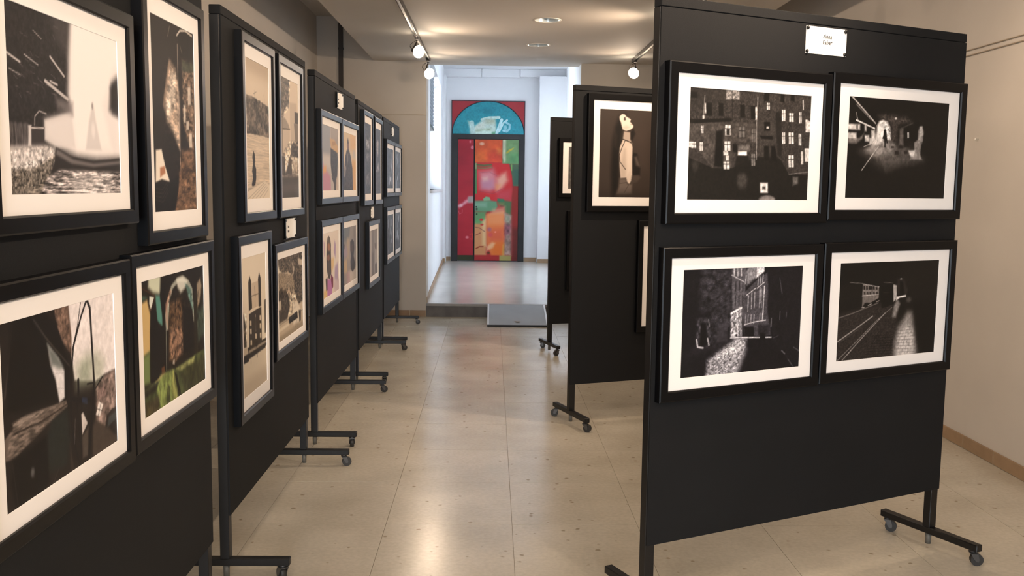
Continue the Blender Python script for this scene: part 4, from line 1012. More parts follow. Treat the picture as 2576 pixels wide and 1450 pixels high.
  ('n',.5,.06,.02,3),
 ],
 'dancer_dark': [
  ('b','3f3937'),
  ('p','97877b',.9,.0129,[(.249,.216),(.442,.161),(.597,.203),(.563,.379),(.379,.434),(.252,.325)]),
  ('p','8f8480',.9,.0129,[(.153,.658),(.54,.508),(.793,.637),(.31,.67)]),
  ('p','4f4744',.6,.0259,[(.154,.685),(.794,.651),(.999,.993),(.079,.993)]),
  ('n',.35,.06,.02,4),
 ],
 'misty_figure': [
  ('b','94897f'),
  ('p','bdb0a3',.8,.017,[(.001,.015),(.261,.028),(.3,.992),(.018,.993)]),
  ('p','6a5f57',.85,.0306,[(.264,.464),(.574,.489),(.572,.987),(.262,.996)]),
  ('p','7a6f66',.7,.034,[(.26,.013),(.575,.012),(.574,.489),(.319,.468)]),
  ('p','a89b8f',.8,.0306,[(.664,.428),(1.007,.42),(1.003,.776),(.651,.777)]),
  ('p','5b514a',.7,.017,[(.604,.306),(.844,.306),(.863,.461),(.664,.428)]),
  ('p','554b44',.7,.0204,[(.651,.777),(.951,.771),(.955,.976),(.689,.964)]),
  ('p','8b7f75',.6,.034,[(.575,.012),(1.001,.008),(.993,.316),(.65,.292)]),
 ],
 'glass_still_one': [
  ('b','3a393b'),
  ('n',.8,.18,.1,3),
  ('p','6e6f78',.75,.03,[(.27,.458),(.356,.458),(.319,.663),(.24,.647)]),
  ('p','b9bac2',.75,.03,[(.807,.402),(.857,.402),(.87,.599),(.777,.581)]),
  ('p','b9bac2',.75,.03,[(.398,.696),(.469,.696),(.47,.89),(.368,.909)]),
  ('p','8f9098',.75,.03,[(.617,.098),(.672,.098),(.639,.354),(.587,.263)]),
  ('p','d9dade',.75,.03,[(.655,.709),(.715,.709),(.723,.889),(.625,.958)]),
  ('p','b9bac2',.75,.03,[(.783,.123),(.848,.123),(.819,.344),(.753,.343)]),
  ('p','d9dade',.75,.03,[(.764,.366),(.833,.366),(.816,.539),(.734,.488)]),
  ('e','f0f0f4',.95,.5,(.534,.772),.05,.09),
 ],
 'glass_still_two': [
  ('b','3a393b'),
  ('n',.8,.18,.1,5),
  ('p','8f9098',.75,.03,[(.578,.606),(.66,.606),(.645,.751),(.548,.696)]),
  ('p','b9bac2',.75,.03,[(.205,.329),(.265,.329),(.232,.474),(.175,.54)]),
  ('p','d9dade',.75,.03,[(.407,.187),(.455,.187),(.474,.312),(.377,.378)]),
  ('p','8f9098',.75,.03,[(.181,.051),(.232,.051),(.214,.328),(.151,.288)]),
  ('p','b9bac2',.75,.03,[(.311,.771),(.361,.771),(.39,.907),(.281,1.025)]),
  ('p','d9dade',.75,.03,[(.387,.066),(.435,.066),(.415,.178),(.357,.2)]),
  ('p','6e6f78',.75,.03,[(.562,.053),(.606,.053),(.604,.208),(.532,.258)]),
  ('e','f0f0f4',.95,.5,(.496,.727),.05,.09),
 ],
 'glass_still_three': [
  ('b','3a393b'),
  ('n',.8,.18,.1,8),
  ('p','b9bac2',.75,.03,[(.261,.772),(.311,.772),(.284,.896),(.231,.998)]),
  ('p','8f9098',.75,.03,[(.485,.351),(.548,.351),(.532,.54),(.455,.465)]),
  ('p','b9bac2',.75,.03,[(.744,.117),(.822,.117),(.806,.311),(.714,.283)]),
  ('p','6e6f78',.75,.03,[(.809,.595),(.854,.595),(.878,.764),(.779,.824)]),
  ('p','b9bac2',.75,.03,[(.166,.094),(.241,.094),(.216,.31),(.136,.336)]),
  ('p','8f9098',.75,.03,[(.545,.157),(.612,.157),(.567,.383),(.515,.263)]),
  ('p','d9dade',.75,.03,[(.768,.392),(.823,.392),(.81,.65),(.738,.496)]),
  ('e','f0f0f4',.95,.5,(.641,.69),.05,.09),
 ],
 'glass_still_four': [
  ('b','3a393b'),
  ('n',.8,.18,.1,11),
  ('p','d9dade',.75,.03,[(.442,.47),(.504,.47),(.513,.604),(.412,.695)]),
  ('p','b9bac2',.75,.03,[(.461,.51),(.505,.51),(.499,.627),(.431,.736)]),
  ('p','d9dade',.75,.03,[(.635,.081),(.723,.081),(.694,.292),(.605,.19)]),
  ('p','8f9098',.75,.03,[(.092,.446),(.134,.446),(.165,.654),(.062,.666)]),
  ('p','b9bac2',.75,.03,[(.341,.493),(.407,.493),(.399,.683),(.311,.692)]),
  ('p','8f9098',.75,.03,[(.446,.259),(.521,.259),(.485,.4),(.416,.391)]),
  ('p','d9dade',.75,.03,[(.136,.625),(.182,.625),(.174,.737),(.106,.708)]),
  ('e','f0f0f4',.95,.5,(.621,.701),.05,.09),
 ],
 'woman_profile': [
  ('b','3a312c'),
  ('p','463b36',.6,.0759,[(.636,.211),(.919,.225),(.93,.685),(.721,.647)]),
  ('p','14100e',.9,.0237,[(.359,.068),(.473,.042),(.42,.234),(.395,.365),(.37,.688),(.371,.889),(.25,.976),(.223,.689),(.233,.367),(.28,.199)]),
  ('p','453a35',.4,.019,[(.282,.245),(.33,.291),(.321,.441),(.266,.405)]),
  ('p','1a1513',.9,.0076,[(.65,.485),(.713,.494),(.784,.637),(.774,.743),(.631,.744),(.62,.514)]),
  ('p','6f625b',.7,.0133,[(.66,.533),(.707,.523),(.776,.628),(.769,.647),(.697,.628)]),
  ('p','b5a498',.95,.0076,[(.451,.243),(.576,.25),(.577,.335),(.613,.381),(.443,.402),(.383,.441),(.432,.337)]),
  ('p','1a1513',.9,.0095,[(.572,.25),(.636,.211),(.67,.267),(.611,.343),(.579,.325)]),
  ('p','e3d5c9',1,.0047,[(.359,.077),(.404,.046),(.458,.049),(.49,.074),(.524,.085),(.576,.103),(.562,.129),(.594,.151),(.626,.174),(.623,.195),(.574,.22),(.49,.237),(.427,.22),(.406,.187),(.388,.141),(.365,.114)]),
  ('p','3a302b',.9,.0047,[(.444,.086),(.467,.077),(.483,.107),(.464,.121),(.442,.114)]),
  ('l','8d7a6e',.9,.0057,[(.57,.138),(.589,.149)]),
  ('l','6a574c',.8,.0047,[(.574,.161),(.602,.163)]),
  ('p','b9a798',.5,.0133,[(.418,.196),(.494,.176),(.557,.194),(.497,.228),(.435,.217)]),
  ('p','d2c1b3',1,.0057,[(.382,.422),(.44,.336),(.519,.359),(.597,.377),(.62,.419),(.619,.59),(.628,.763),(.611,.812),(.573,.844),(.533,.826),(.51,.773),(.407,.779),(.384,.64),(.371,.517)]),
  ('p','a8978a',.45,.0152,[(.46,.44),(.491,.44),(.511,.687),(.504,.773),(.413,.774),(.392,.649)]),
  ('p','e2d3c6',.45,.0171,[(.521,.401),(.599,.4),(.597,.686),(.521,.744)]),
  ('l','2b2420',1,.0095,[(.432,.332),(.518,.35),(.597,.372)]),
  ('l','3a312c',1,.0085,[(.475,.35),(.414,.44),(.374,.516),(.39,.592),(.495,.676)]),
  ('p','6f635c',.9,.0133,[(.39,.783),(.507,.781),(.542,.841),(.629,.85),(.626,.957),(.485,.967),(.328,.967),(.379,.88)]),
  ('l','3a312c',.8,.0057,[(.393,.841),(.541,.826)]),
  ('l','3a312c',.8,.0057,[(.566,.85),(.484,.947)]),
  ('p','4a403b',.8,.0095,[(.616,.754),(.742,.739),(.791,.768),(.73,.821),(.605,.841)]),
  ('p','2a2320',.5,.0379,[(-.002,.928),(.996,.928),(1.0,1.002),(.0,1.0)]),
 ],
 'night_tower': [
  ('b','2c2a29'),
  ('n',.9,.05,.03,3),
  ('p','8d8a88',.5,.08,[(.0,.0),(.12,.0),(.14,.4),(.1,1.0),(.0,1.0)]),
  ('p','4b4846',.7,.04,[(.35,.2),(.65,.2),(.7,1.0),(.3,1.0)]),
 ],
 'grey_portrait': [
  ('b','2a2725'),
  ('e','a89c92',1,.4,(.5,.36),.17,.2),
  ('p','6d645d',1,.03,[(.25,1.0),(.32,.65),(.5,.56),(.68,.65),(.75,1.0)]),
  ('n',.3,.05,.05,4),
 ],
 'mural_left': [
  ('b','9c1f30'),
  ('n',.12,.3,.1,2),
  ('p','b02230',.5,.0612,[(.007,.413),(1.021,.413),(.987,.956),(.015,.956)]),
  ('p','363a22',1,.0015,[(-.012,.957),(1.008,.957),(1.005,1.001),(-.011,1.001)]),
  ('e','e08a95',.8,.7,(.767,.019),.081,.016),
  ('e','e39aa5',.8,.6,(.909,.066),.128,.019),
  ('e','c05560',.8,.5,(.909,.066),.052,.008),
  ('p','d9a0a8',.85,.0077,[(.02,.547),(.288,.525),(.456,.502),(.624,.49),(.709,.467),(.961,.467),(.986,.521),(.623,.521),(.399,.54),(.12,.566)]),
  ('p','8f8f88',.8,.0061,[(.624,.475),(.961,.467),(.992,.517),(.679,.521)]),
  ('e','e2b6bd',.8,.6,(.204,.544),.156,.015),
  ('l','d06a76',.8,.0038,[(.037,.589),(.121,.615),(.287,.604),(.287,.574)]),
  ('e','d98a90',.85,.6,(.614,.808),.153,.015),
  ('l','d9542f',.8,.0046,[(.779,.783),(.971,.775),(.94,.826),(.804,.819)]),
 ],
 'mural_right': [
  ('b','a82a2c'),
  ('p','c4512c',1,.0023,[(-.0,-.0),(.613,.0),(.606,.185),(.005,.188)]),
  ('p','c2372e',.6,.0191,[(.286,.119),(.455,.081),(.605,.127),(.595,.185),(.287,.181)]),
  ('p','d9873f',.6,.0153,[(.497,.073),(.614,.073),(.609,.119),(.519,.112)]),
  ('p','c8642c',.6,.0191,[(.009,.104),(.243,.096),(.266,.185),(.011,.185)]),
  ('e','dcae98',.9,.5,(.152,.035),.076,.017),
  ('p','6d8f62',1,.0031,[(.634,.0),(1.0,.0),(1.0,.2),(.628,.196)]),
  ('p','4f8a5b',.7,.0153,[(.796,.112),(1.002,.104),(1.0,.2),(.776,.196)]),
  ('p','c9c7ad',.85,.0061,[(.645,.004),(.709,.008),(.701,.165),(.68,.185),(.631,.142)]),
  ('p','b9a93f',.95,.0031,[(.7,.108),(.774,.081),(.891,.062),(.87,.077),(.796,.096),(.732,.113)]),
  ('n',.15,.06,.06,2),
  ('p','c0282c',.95,.0031,[(.043,.192),(.776,.196),(.853,.296),(.846,.507),(.051,.503)]),
  ('p','3f7a4a',.95,.0015,[(-.013,.242),(.038,.242),(.043,.445),(-.008,.442)]),
  ('p','7fa876',.8,.0031,[(-.052,.192),(.043,.192),(.044,.242),(-.041,.242)]),
  ('l','3d5a33',.8,.0092,[(.043,.205),(.203,.211),(.373,.205)]),
  ('l','5a7a44',.8,.0061,[(.044,.236),(.225,.238),(.373,.227)]),
  ('p','3f7a4a',.4,.0077,[(.033,.204),(.373,.2),(.416,.234),(.044,.238)]),
  ('p','c9929a',.8,.023,[(.098,.265),(.416,.242),(.492,.296),(.505,.396),(.335,.426),(.123,.403)]),
  ('p','d8b3a4',.7,.0122,[(.163,.311),(.29,.304),(.312,.342),(.185,.35)]),
  ('p','a8788f',.6,.0153,[(.121,.342),(.418,.327),(.441,.403),(.165,.411)]),
  ('p','dcb49a',.8,.0168,[(.503,.319),(.608,.281),(.714,.265),(.758,.334),(.632,.396),(.505,.426)]),
  ('p','d98a55',.6,.0107,[(.472,.365),(.589,.365),(.547,.411),(.473,.419)]),
  ('l','8a3a4a',.6,.0046,[(.123,.426),(.421,.442),(.674,.396)]),
  ('p','b84a5a',.6,.0191,[(.505,.426),(.844,.403),(.846,.503),(.507,.487)]),
  ('l','8a4a5a',.5,.0046,[(.098,.273),(.332,.265),(.502,.296)]),
  ('p','3f6a4f',.9,.0038,[(.798,.2),(1.0,.2),(1.003,.38),(.886,.38),(.853,.296)]),
  ('p','2f5a52',.6,.0092,[(.884,.242),(1.0,.242),(1.003,.365),(.897,.365)]),
  ('l','7fb055',.8,.0069,[(.845,.204),(.845,.25)]),
  ('p','8c2420',.95,.0038,[(.876,.38),(.993,.388),(.996,.793),(.852,.793),(.851,.507)]),
  ('p','5c1f1a',.9,.023,[(.861,.732),(.995,.717),(1.0,1.0),(.852,1.0)]),
  ('p','5c8a6a',1,.0061,[(-.002,.507),(.337,.499),(.507,.507),(.529,.549),(.466,.587),(.233,.594),(.004,.587)]),
  ('p','8aa894',.6,.0107,[(.02,.518),(.274,.518),(.275,.556),(.02,.556)]),
  ('p','6db083',.9,.0038,[(.188,.487),(.252,.468),(.337,.472),(.369,.499),(.21,.504)]),
  ('p','3f7a4f',.85,.0077,[(.528,.487),(.846,.507),(.838,.625),(.7,.602),(.678,.549),(.539,.526)]),
  ('p','2f7a5a',.8,.0038,[(.528,.484),(.676,.487),(.677,.507),(.518,.507)]),
  ('p','8a7a4a',.6,.0077,[(.528,.518),(.677,.518),(.678,.549),(.55,.549)]),
  ('l','5a3a3a',.8,.0054,[(.593,.545),(.677,.545)]),
  ('p','c98f5f',.95,.0077,[(.014,.701),(.266,.625),(.274,.957),(.02,.957)]),
  ('p','4f9a62',.85,.0077,[(.011,.594),(.265,.594),(.235,.671),(.172,.694),(.013,.694)]),
  ('p','d9b98a',.8,.0092,[(.172,.671),(.277,.648),(.283,.884),(.177,.869)]),
  ('p','dc7a3f',1,.0077,[(.276,.61),(.678,.587),(.691,.671),(.686,.957),(.39,.957),(.282,.854)]),
  ('p','e08f5f',.7,.0168,[(.277,.625),(.679,.61),(.681,.701),(.3,.701)]),
  ('p','d9a07f',.7,.0122,[(.424,.572),(.699,.549),(.7,.61),(.34,.617)]),
  ('p','c9403f',.45,.0268,[(.3,.74),(.681,.724),(.684,.839),(.345,.846)]),
  ('p','dc6a1f',.7,.0168,[(.43,.854),(.684,.839),(.665,.957),(.39,.957)]),
  ('e','b9282c',.9,.4,(.154,.66),.051,.015),
  ('e','b9282c',.8,.4,(.168,.701),.047,.01),
  ('e','8a5a8a',.7,.7,(.343,.74),.068,.025),
  ('l','6a3a3a',.8,.0054,[(.025,.724),(.11,.728),(.237,.759)]),
  ('l','6a2a2a',.8,.0054,[(.026,.789),(.132,.77)]),
  ('e','c9435a',.6,.7,(.365,.785),.076,.028),
  ('e','f09a8a',.8,.5,(.481,.761),.03,.008),
  ('p','e3b288',.85,.0077,[(.283,.884),(.409,.846),(.483,.854),(.431,.892),(.284,.922)]),
  ('l','8a3520',.8,.0107,[(.04,.9),(.113,.884),(.198,.884)]),
  ('e','4a3a1a',.8,.7,(.326,.936),.047,.014),
  ('e','201a14',.8,.6,(.046,.572),.03,.013),
  ('e','201a14',.9,.4,(.047,.614),.024,.008),
  ('p','9a8a80',.9,.0107,[(.7,.602),(.849,.625),(.855,.957),(.665,.957),(.704,.801)]),
  ('p','8fa088',.7,.0107,[(.7,.61),(.828,.625),(.808,.686),(.701,.671)]),
  ('p','9a4a6a',.6,.0122,[(.713,.701),(.84,.701),(.809,.778),(.714,.778)]),
  ('n',.35,.04,.05,9,[(.689,.61),(.853,.625),(.855,.957),(.676,.957)]),
  ('p','d9a03f',.7,.0061,[(.653,.869),(.695,.854),(.686,.957),(.644,.957)]),
  ('p','a82a2c',1,.0023,[(-.001,.957),(.58,.957),(.581,1.002),(.0,1.002)]),
  ('p','a09a5a',.95,.0046,[(.58,.957),(.855,.957),(.852,1.0),(.571,1.0)]),
 ],
 'lunette_mural': [
  ('b','2b8a98'),
  ('e','227f90',.6,.9,(.502,.224),.399,.308),
  ('e','1f7080',.6,.9,(.497,.288),.17,.154),
  ('p','2f93a5',.7,.1538,[(.794,.583),(.965,.66),(.989,.994),(.823,.994)]),
  ('p','bfd0c5',.95,.0321,[(.215,.603),(.287,.647),(.304,.788),(.395,.609),(.469,.506),(.594,.519),(.612,.776),(.607,1.0),(.254,1.0),(.242,.84)]),
  ('p','a8c4ba',1,.0103,[(.4,.532),(.537,.481),(.662,.455),(.657,.532),(.537,.519),(.412,.609)]),
  ('l','b9d5cf',1,.0769,[(.409,.558),(.509,.5),(.651,.487)]),
  ('p','a3aa90',.7,.0385,[(.452,.545),(.594,.532),(.595,.686),(.469,.686)]),
  ('p','8fa37a',.6,.0385,[(.333,.878),(.527,.827),(.538,.917),(.333,.942)]),
  ('p','c6dcd2',.95,.0256,[(.327,.942),(.453,.878),(.55,.917),(.55,1.0),(.311,1.0)]),
  ('p','d3d6c8',.6,.0385,[(.31,.75),(.452,.609),(.452,.814),(.322,.865)]),
  ('l','b5d3cf',.8,.141,[(.27,.66),(.288,.994)]),
  ('p','4f9a6f',.8,.0256,[(.55,.942),(.607,.917),(.607,1.0),(.55,1.0)]),
  ('l','b4d8dc',1,.0897,[(.685,.558),(.618,.981)]),
  ('l','b4d8dc',1,.0577,[(.759,.571),(.708,.66),(.652,.917)]),
  ('l','9fcfdc',.85,.0641,[(.743,.635),(.8,.712),(.794,.84),(.755,.917),(.709,.891)]),
  ('e','a5d2de',.7,.5,(.737,.801),.035,.116),
  ('n',.1,.05,.05,4),
 ],
}

def print_mesh(name, key, w, h, nw, nh, front='-y'):
    """flat sheet w by h metres, centred in x, standing on z=0, facing local -y; ink colour per vertex"""
    img = paint(PRINTS[key], nw, nh, w / h)
    img = np.where(img <= .04045, img / 12.92, ((img + .055) / 1.055) ** 2.4)
    img = img * img / (img + .007)          # camera contrast put into the ink colours, darkest tones lowered
    U, V = np.meshgrid(np.linspace(-w / 2, w / 2, nw), np.linspace(h, 0, nh))
    co = np.stack([U, np.zeros_like(U), V], -1).reshape(-1, 3)
    idx = np.arange(nw * nh).reshape(nh, nw)
    f = np.stack([idx[1:, :-1], idx[1:, 1:], idx[:-1, 1:], idx[:-1, :-1]], -1).reshape(-1, 4)
    me = bpy.data.meshes.new(name)
    me.vertices.add(len(co)); me.vertices.foreach_set('co', co.astype(np.float32).ravel())
    me.loops.add(f.size); me.loops.foreach_set('vertex_index', f.ravel().astype(np.int32))
    me.polygons.add(len(f)); me.polygons.foreach_set('loop_start', np.arange(0, f.size, 4, dtype=np.int32))
    me.update(calc_edges=True)
    at = me.attributes.new('ink', 'FLOAT_COLOR', 'POINT')
    at.data.foreach_set('color', np.concatenate([img.reshape(-1, 3), np.ones((len(co), 1))], 1).astype(np.float32).ravel())
    me.materials.append(MATS['print_paper'])
    return me

# ================================================================== rolling display boards
BZ0, BZ1, BT = .25, 2.05, .034
def fill_wheel(bm):
    add_tube(bm, [(0, -.011, 0), (0, .011, 0)], .0235, 16)
    add_tube(bm, [(0, -.0135, 0), (0, .0135, 0)], .008, 10)
def fill_fork(bm):
    add_tube(bm, [(-.014, 0, .062), (-.014, 0, .052)], .012, 10)
    for s in (-1, 1): add_prism(bm, [(-.028, .052), (0.0, .052), (.006, .026), (.004, .017), (-.006, .017), (-.012, .026)], s * .0145 - .0015, s * .0145 + .0015, 'y')
    add_box(bm, -.028, .0, -.016, .016, .049, .053)
bm = bmesh.new(); fill_wheel(bm); WHEEL = mesh_of(bm, 'caster_wheel', 'rubber_wheel')
bm = bmesh.new(); fill_fork(bm); FORK = mesh_of(bm, 'caster_fork', 'caster_steel')
def display_board(a, ang, L, label, swivel):
    t = thing('display_board', label, 'display board', (a[0], a[1], 0), ang, 'rolling display boards')
    part('board', box(.001, L - .001, -.006, 0, BZ0, BZ1 - .034), 'board_cloth', t)
    part('back_panel', box(.036, L - .036, BT - .006, BT - .001, BZ0, BZ1 - .034), 'board_cloth', t)
    part('top_rail', box(0, L, -.006, BT, BZ1 - .032, BZ1), 'board_cloth', t, .002)
    part('bottom_rail', box(.036, L - .036, 0.0005, BT - .007, BZ0, BZ0 + .03), 'post_paint', t, .001)
    for i, s in enumerate((0, L - .038)):
        part('post', box(s, s + .038, 0.0002, BT, .088, BZ1 - .0325), 'post_paint', t, .0015)
        c = s + .019; yc = BT / 2
        def fbar(bm): add_box(bm, c - .017, c + .017, yc - .232, yc + .232, .060, .088)
        fb = part('foot_bar', fbar, 'post_paint', t, .003)
        part('stop_foot', lambda bm: add_tube(bm, [(c, yc, .060), (c, yc, .016)], [.012, .011], 10), 'stop_plastic', fb)
        for k, sg in enumerate((-1, 1)):
            sw = swivel[(i * 2 + k) % len(swivel)]
            # the fork swivels about its own stem
            px, py = c + .0, yc + sg * .205
            for nm, me, off in (('caster_fork', FORK, (.014, 0, 0)), ('caster_wheel', WHEEL, (.014, 0, .0237))):
                o = obj(nm, me, fb, (px + off[0] * math.cos(sw), py + off[0] * math.sin(sw), off[2]), sw)
    return t

# frames: 70 x 52 cm black lacquer, 4 cm mat
RW, FD = .036, .026
def frame_mesh(w, h):
    bm = bmesh.new()
    prof = [(0, 0), (0, -FD), (.004, -FD - .003), (RW - .004, -FD - .003), (RW, -FD + .001), (RW, 0)]   # (inset, y)
    cs = [(-w / 2, 0, 1, 1), (w / 2, 0, -1, 1), (w / 2, h, -1, -1), (-w / 2, h, 1, -1)]
    rings = [[bm.verts.new((x + sx * p, y, z + sz * p)) for p, y in prof] for x, z, sx, sz in cs]
    for i in range(4):
        A, B = rings[i], rings[(i + 1) % 4]
        for k in range(len(prof)): bm.faces.new((A[k], B[k], B[(k + 1) % len(prof)], A[(k + 1) % len(prof)]))
    return mesh_of(bm, 'frame', 'frame_lacquer')
def mat_mesh(w, h, pw, ph):
    bm = bmesh.new(); wi, hi = w - 2 * RW, h - 2 * RW; o = []; i_ = []; b = []
    for sx, sz in ((-1, -1), (1, -1), (1, 1), (-1, 1)):
        zc = h / 2
        o.append(bm.verts.new((sx * wi / 2, -.0195, zc + sz * hi / 2))); i_.append(bm.verts.new((sx * (pw / 2 + .0008), -.0195, zc + sz * (ph / 2 + .0008)))); b.append(bm.verts.new((sx * pw / 2, -.0178, zc + sz * ph / 2)))
    for k in range(4):
        j = (k + 1) % 4; bm.faces.new((o[k], o[j], i_[j], i_[k])); bm.faces.new((i_[k], i_[j], b[j], b[k]))
    return mesh_of(bm, 'mat_board', 'mat_card')
def backing(w, h): return box(-w / 2 + .01, w / 2 - .01, -.016, -.001, .01, h - .01)
FR = {}
def picture(board, s0, z0, w, h, key, label, res, group=None, cut=None):
    pw, ph = cut or ((.523, .36) if w > h else (.36, .523))
    p = board.matrix_basis @ Vector((s0 + w / 2, -.0063, z0))
    t = thing('framed_picture', label, 'picture', p, board.rotation_euler.z, group or 'framed pictures on the display boards')
    k = (round(w, 3), round(h, 3), pw, ph)
    if k not in FR: FR[k] = (frame_mesh(w, h), mat_mesh(w, h, pw, ph))
    obj('frame', FR[k][0], t); obj('mat_board', FR[k][1], t); part('backing', backing(w, h), 'board_cloth', t)
    obj('print', print_mesh('print', key, pw, ph, *res), t, (0, -.0177, h / 2 - ph / 2))
    return t
LW, LH = .702, .512      # landscape outer size
PW, PH = .520, .694      # portrait outer size
boards = {}
def end_board(key, a, b, L, label, sw): boards[key] = display_board(a, math.atan2(b[1] - a[1], b[0] - a[0]), L, label, sw)
bpy.context.view_layer.update()
end_board('P1', (-.927, 1.605), (-.927, 3.067), 1.462, 'black rolling board holding the white fountain photograph and the green vault picture', (.3, -.5, .2, .9))
end_board('P2', (-.938, 3.3126), (-.9387, 4.7817), 1.469, 'black rolling board holding four sepia photographs of a church, hill, street and park', (.6, -1.2, -1.3, 2.0))
end_board('P3', (-.9496, 5.0949), (-.9451, 6.54), 1.445, 'black rolling board holding four colourful portrait paintings', (.1, .2, -1.2, .4))
end_board('P4', (-.961, 6.784), (-.961, 8.256), 1.472, 'black rolling board holding two tall dark prints above one misty grey print', (.3, .4, -1.1, .5))
end_board('P5', (-.967, 8.42), (-.9687, 9.84), 1.44, 'black rolling board next to the back wall, holding four dark still pictures', (.3, .5, -1.4, 1.0))
end_board('A', (.5257, 3.0419), (1.8198, 3.6758), 1.441, 'black rolling board holding four black and white night street photographs under a name card', (.4, .6, -.6, -.9))
aB, aC = math.radians(20.5), math.radians(17)
end_board('B', (.4837, 5.6430), (.4837 + math.cos(aB), 5.6430 + math.sin(aB)), 1.45, 'black rolling board holding the photograph of a woman with her head tilted back', (-.8, 2.6, .4, .5))
end_board('C', (.5057, 8.2090), (.5057 + math.cos(aC), 8.2090 + math.sin(aC)), 1.45, 'black rolling board standing in front of the grey ramp', (3.4, -.4, .4, .5))
B_ = boards
G = 'framed pictures on the display boards'
picture(B_['A'], .020, 1.330, LW, LH + .006, 'courtyard', 'black framed night photograph of a courtyard with lit windows', (230, 160))
picture(B_['A'], .726, 1.340, LW, LH + .006, 'archway_night', 'black framed night photograph of a man silhouetted in a glowing archway', (230, 160))
picture(B_['A'], .016, .742, LW, LH, 'sunlit_street', 'black framed photograph of a dark street with a streak of light on cobbles', (230, 160))
picture(B_['A'], .722, .746, LW, LH, 'tram_night', 'black framed night photograph of a tram and shining cobblestones', (230, 160))
picture(B_['P1'], .105, 1.340, LW, LH, 'fountain', 'black framed photograph of a bright white fountain plume', (210, 170))
picture(B_['P1'], .868, 1.278, PW, PH, 'tram_interior', 'black framed tall brown photograph above the green vault picture', (110, 200))
picture(B_['P1'], .036, .742, LW, LH, 'gate_watercolour', 'black framed picture of dark timbers against a pale sky, below the fountain photograph', (210, 170))
picture(B_['P1'], .742, .750, LW, LH, 'green_vault', 'black framed picture of a green-lit vaulted passage', (200, 170))
picture(B_['P2'], .165, 1.300, PW, PH, 'lake_sepia', 'black framed sepia photograph of a wooded hill and a lone dark shape', (80, 170))
picture(B_['P2'], .752, 1.298, PW, PH, 'street_sepia', 'black framed sepia photograph of a street with people, next to the hill photograph', (70, 160))
picture(B_['P2'], .068, .560, PW, PH, 'church_sepia', 'black framed sepia photograph of a twin-towered church', (80, 180))
picture(B_['P2'], .642, .692, LW, LH - .015, 'park_sepia', 'black framed sepia photograph of a dark cart under trees', (100, 130))
picture(B_['P3'], .016, 1.336, LW, LH, 'portrait_hat_pastel', 'black framed pastel painting with pink corner and dark coat', (80, 90))
picture(B_['P3'], .724, 1.336, LW, LH, 'portrait_hood_orange', 'black framed painting of a hooded dark figure on orange ground', (80, 90))
picture(B_['P3'], .008, .738, LW, LH, 'portrait_magenta', 'black framed painting of a face above a magenta top', (90, 110))
picture(B_['P3'], .716, .738, LW, LH, 'portrait_dark_pastel', 'black framed painting of a dark head on a grey and yellow ground', (80, 90))
picture(B_['P4'], .120, 1.296, PW, PH, 'animal_dark', 'black framed tall dark print with a pale symmetrical shape', (40, 100))
picture(B_['P4'], .765, 1.293, PW, PH, 'dancer_dark', 'black framed tall dark print with a pale figure, beside the symmetrical one', (40, 100))
picture(B_['P4'], .365, .658, LW, LH, 'misty_figure', 'black framed misty grey-brown print below a small name card', (60, 70))
picture(B_['P5'], .014, 1.346, LW, LH, 'glass_still_one', 'black framed dark still picture under a name card, on the side of the misty print', (50, 70))
picture(B_['P5'], .722, 1.346, LW, LH, 'glass_still_two', 'black framed dark still picture under a name card, on the side of the back wall', (50, 70))
picture(B_['P5'], .022, .740, LW, LH, 'glass_still_three', 'black framed dark still picture in the lower row, on the side of the misty print', (50, 70))
picture(B_['P5'], .728, .740, LW, LH, 'glass_still_four', 'black framed dark still picture in the lower row, on the side of the back wall', (50, 70))
picture(B_['B'], .077, 1.302, PW, PH + .006, 'woman_profile', 'black framed photograph of a woman in profile with her head tilted back', (130, 190))
picture(B_['B'], .435, .556, PW, PH, 'grey_portrait', 'black framed picture below the woman in profile, mostly behind another board', (50, 70))
picture(B_['C'], .065, 1.362, LW, LH, 'night_tower', 'black framed picture with a dark print, upper one on the board by the ramp', (50, 50))
picture(B_['C'], .152, .552, PW, PH, 'grey_portrait', 'black framed picture showing only its side, lower one on the board by the ramp', (50, 70))

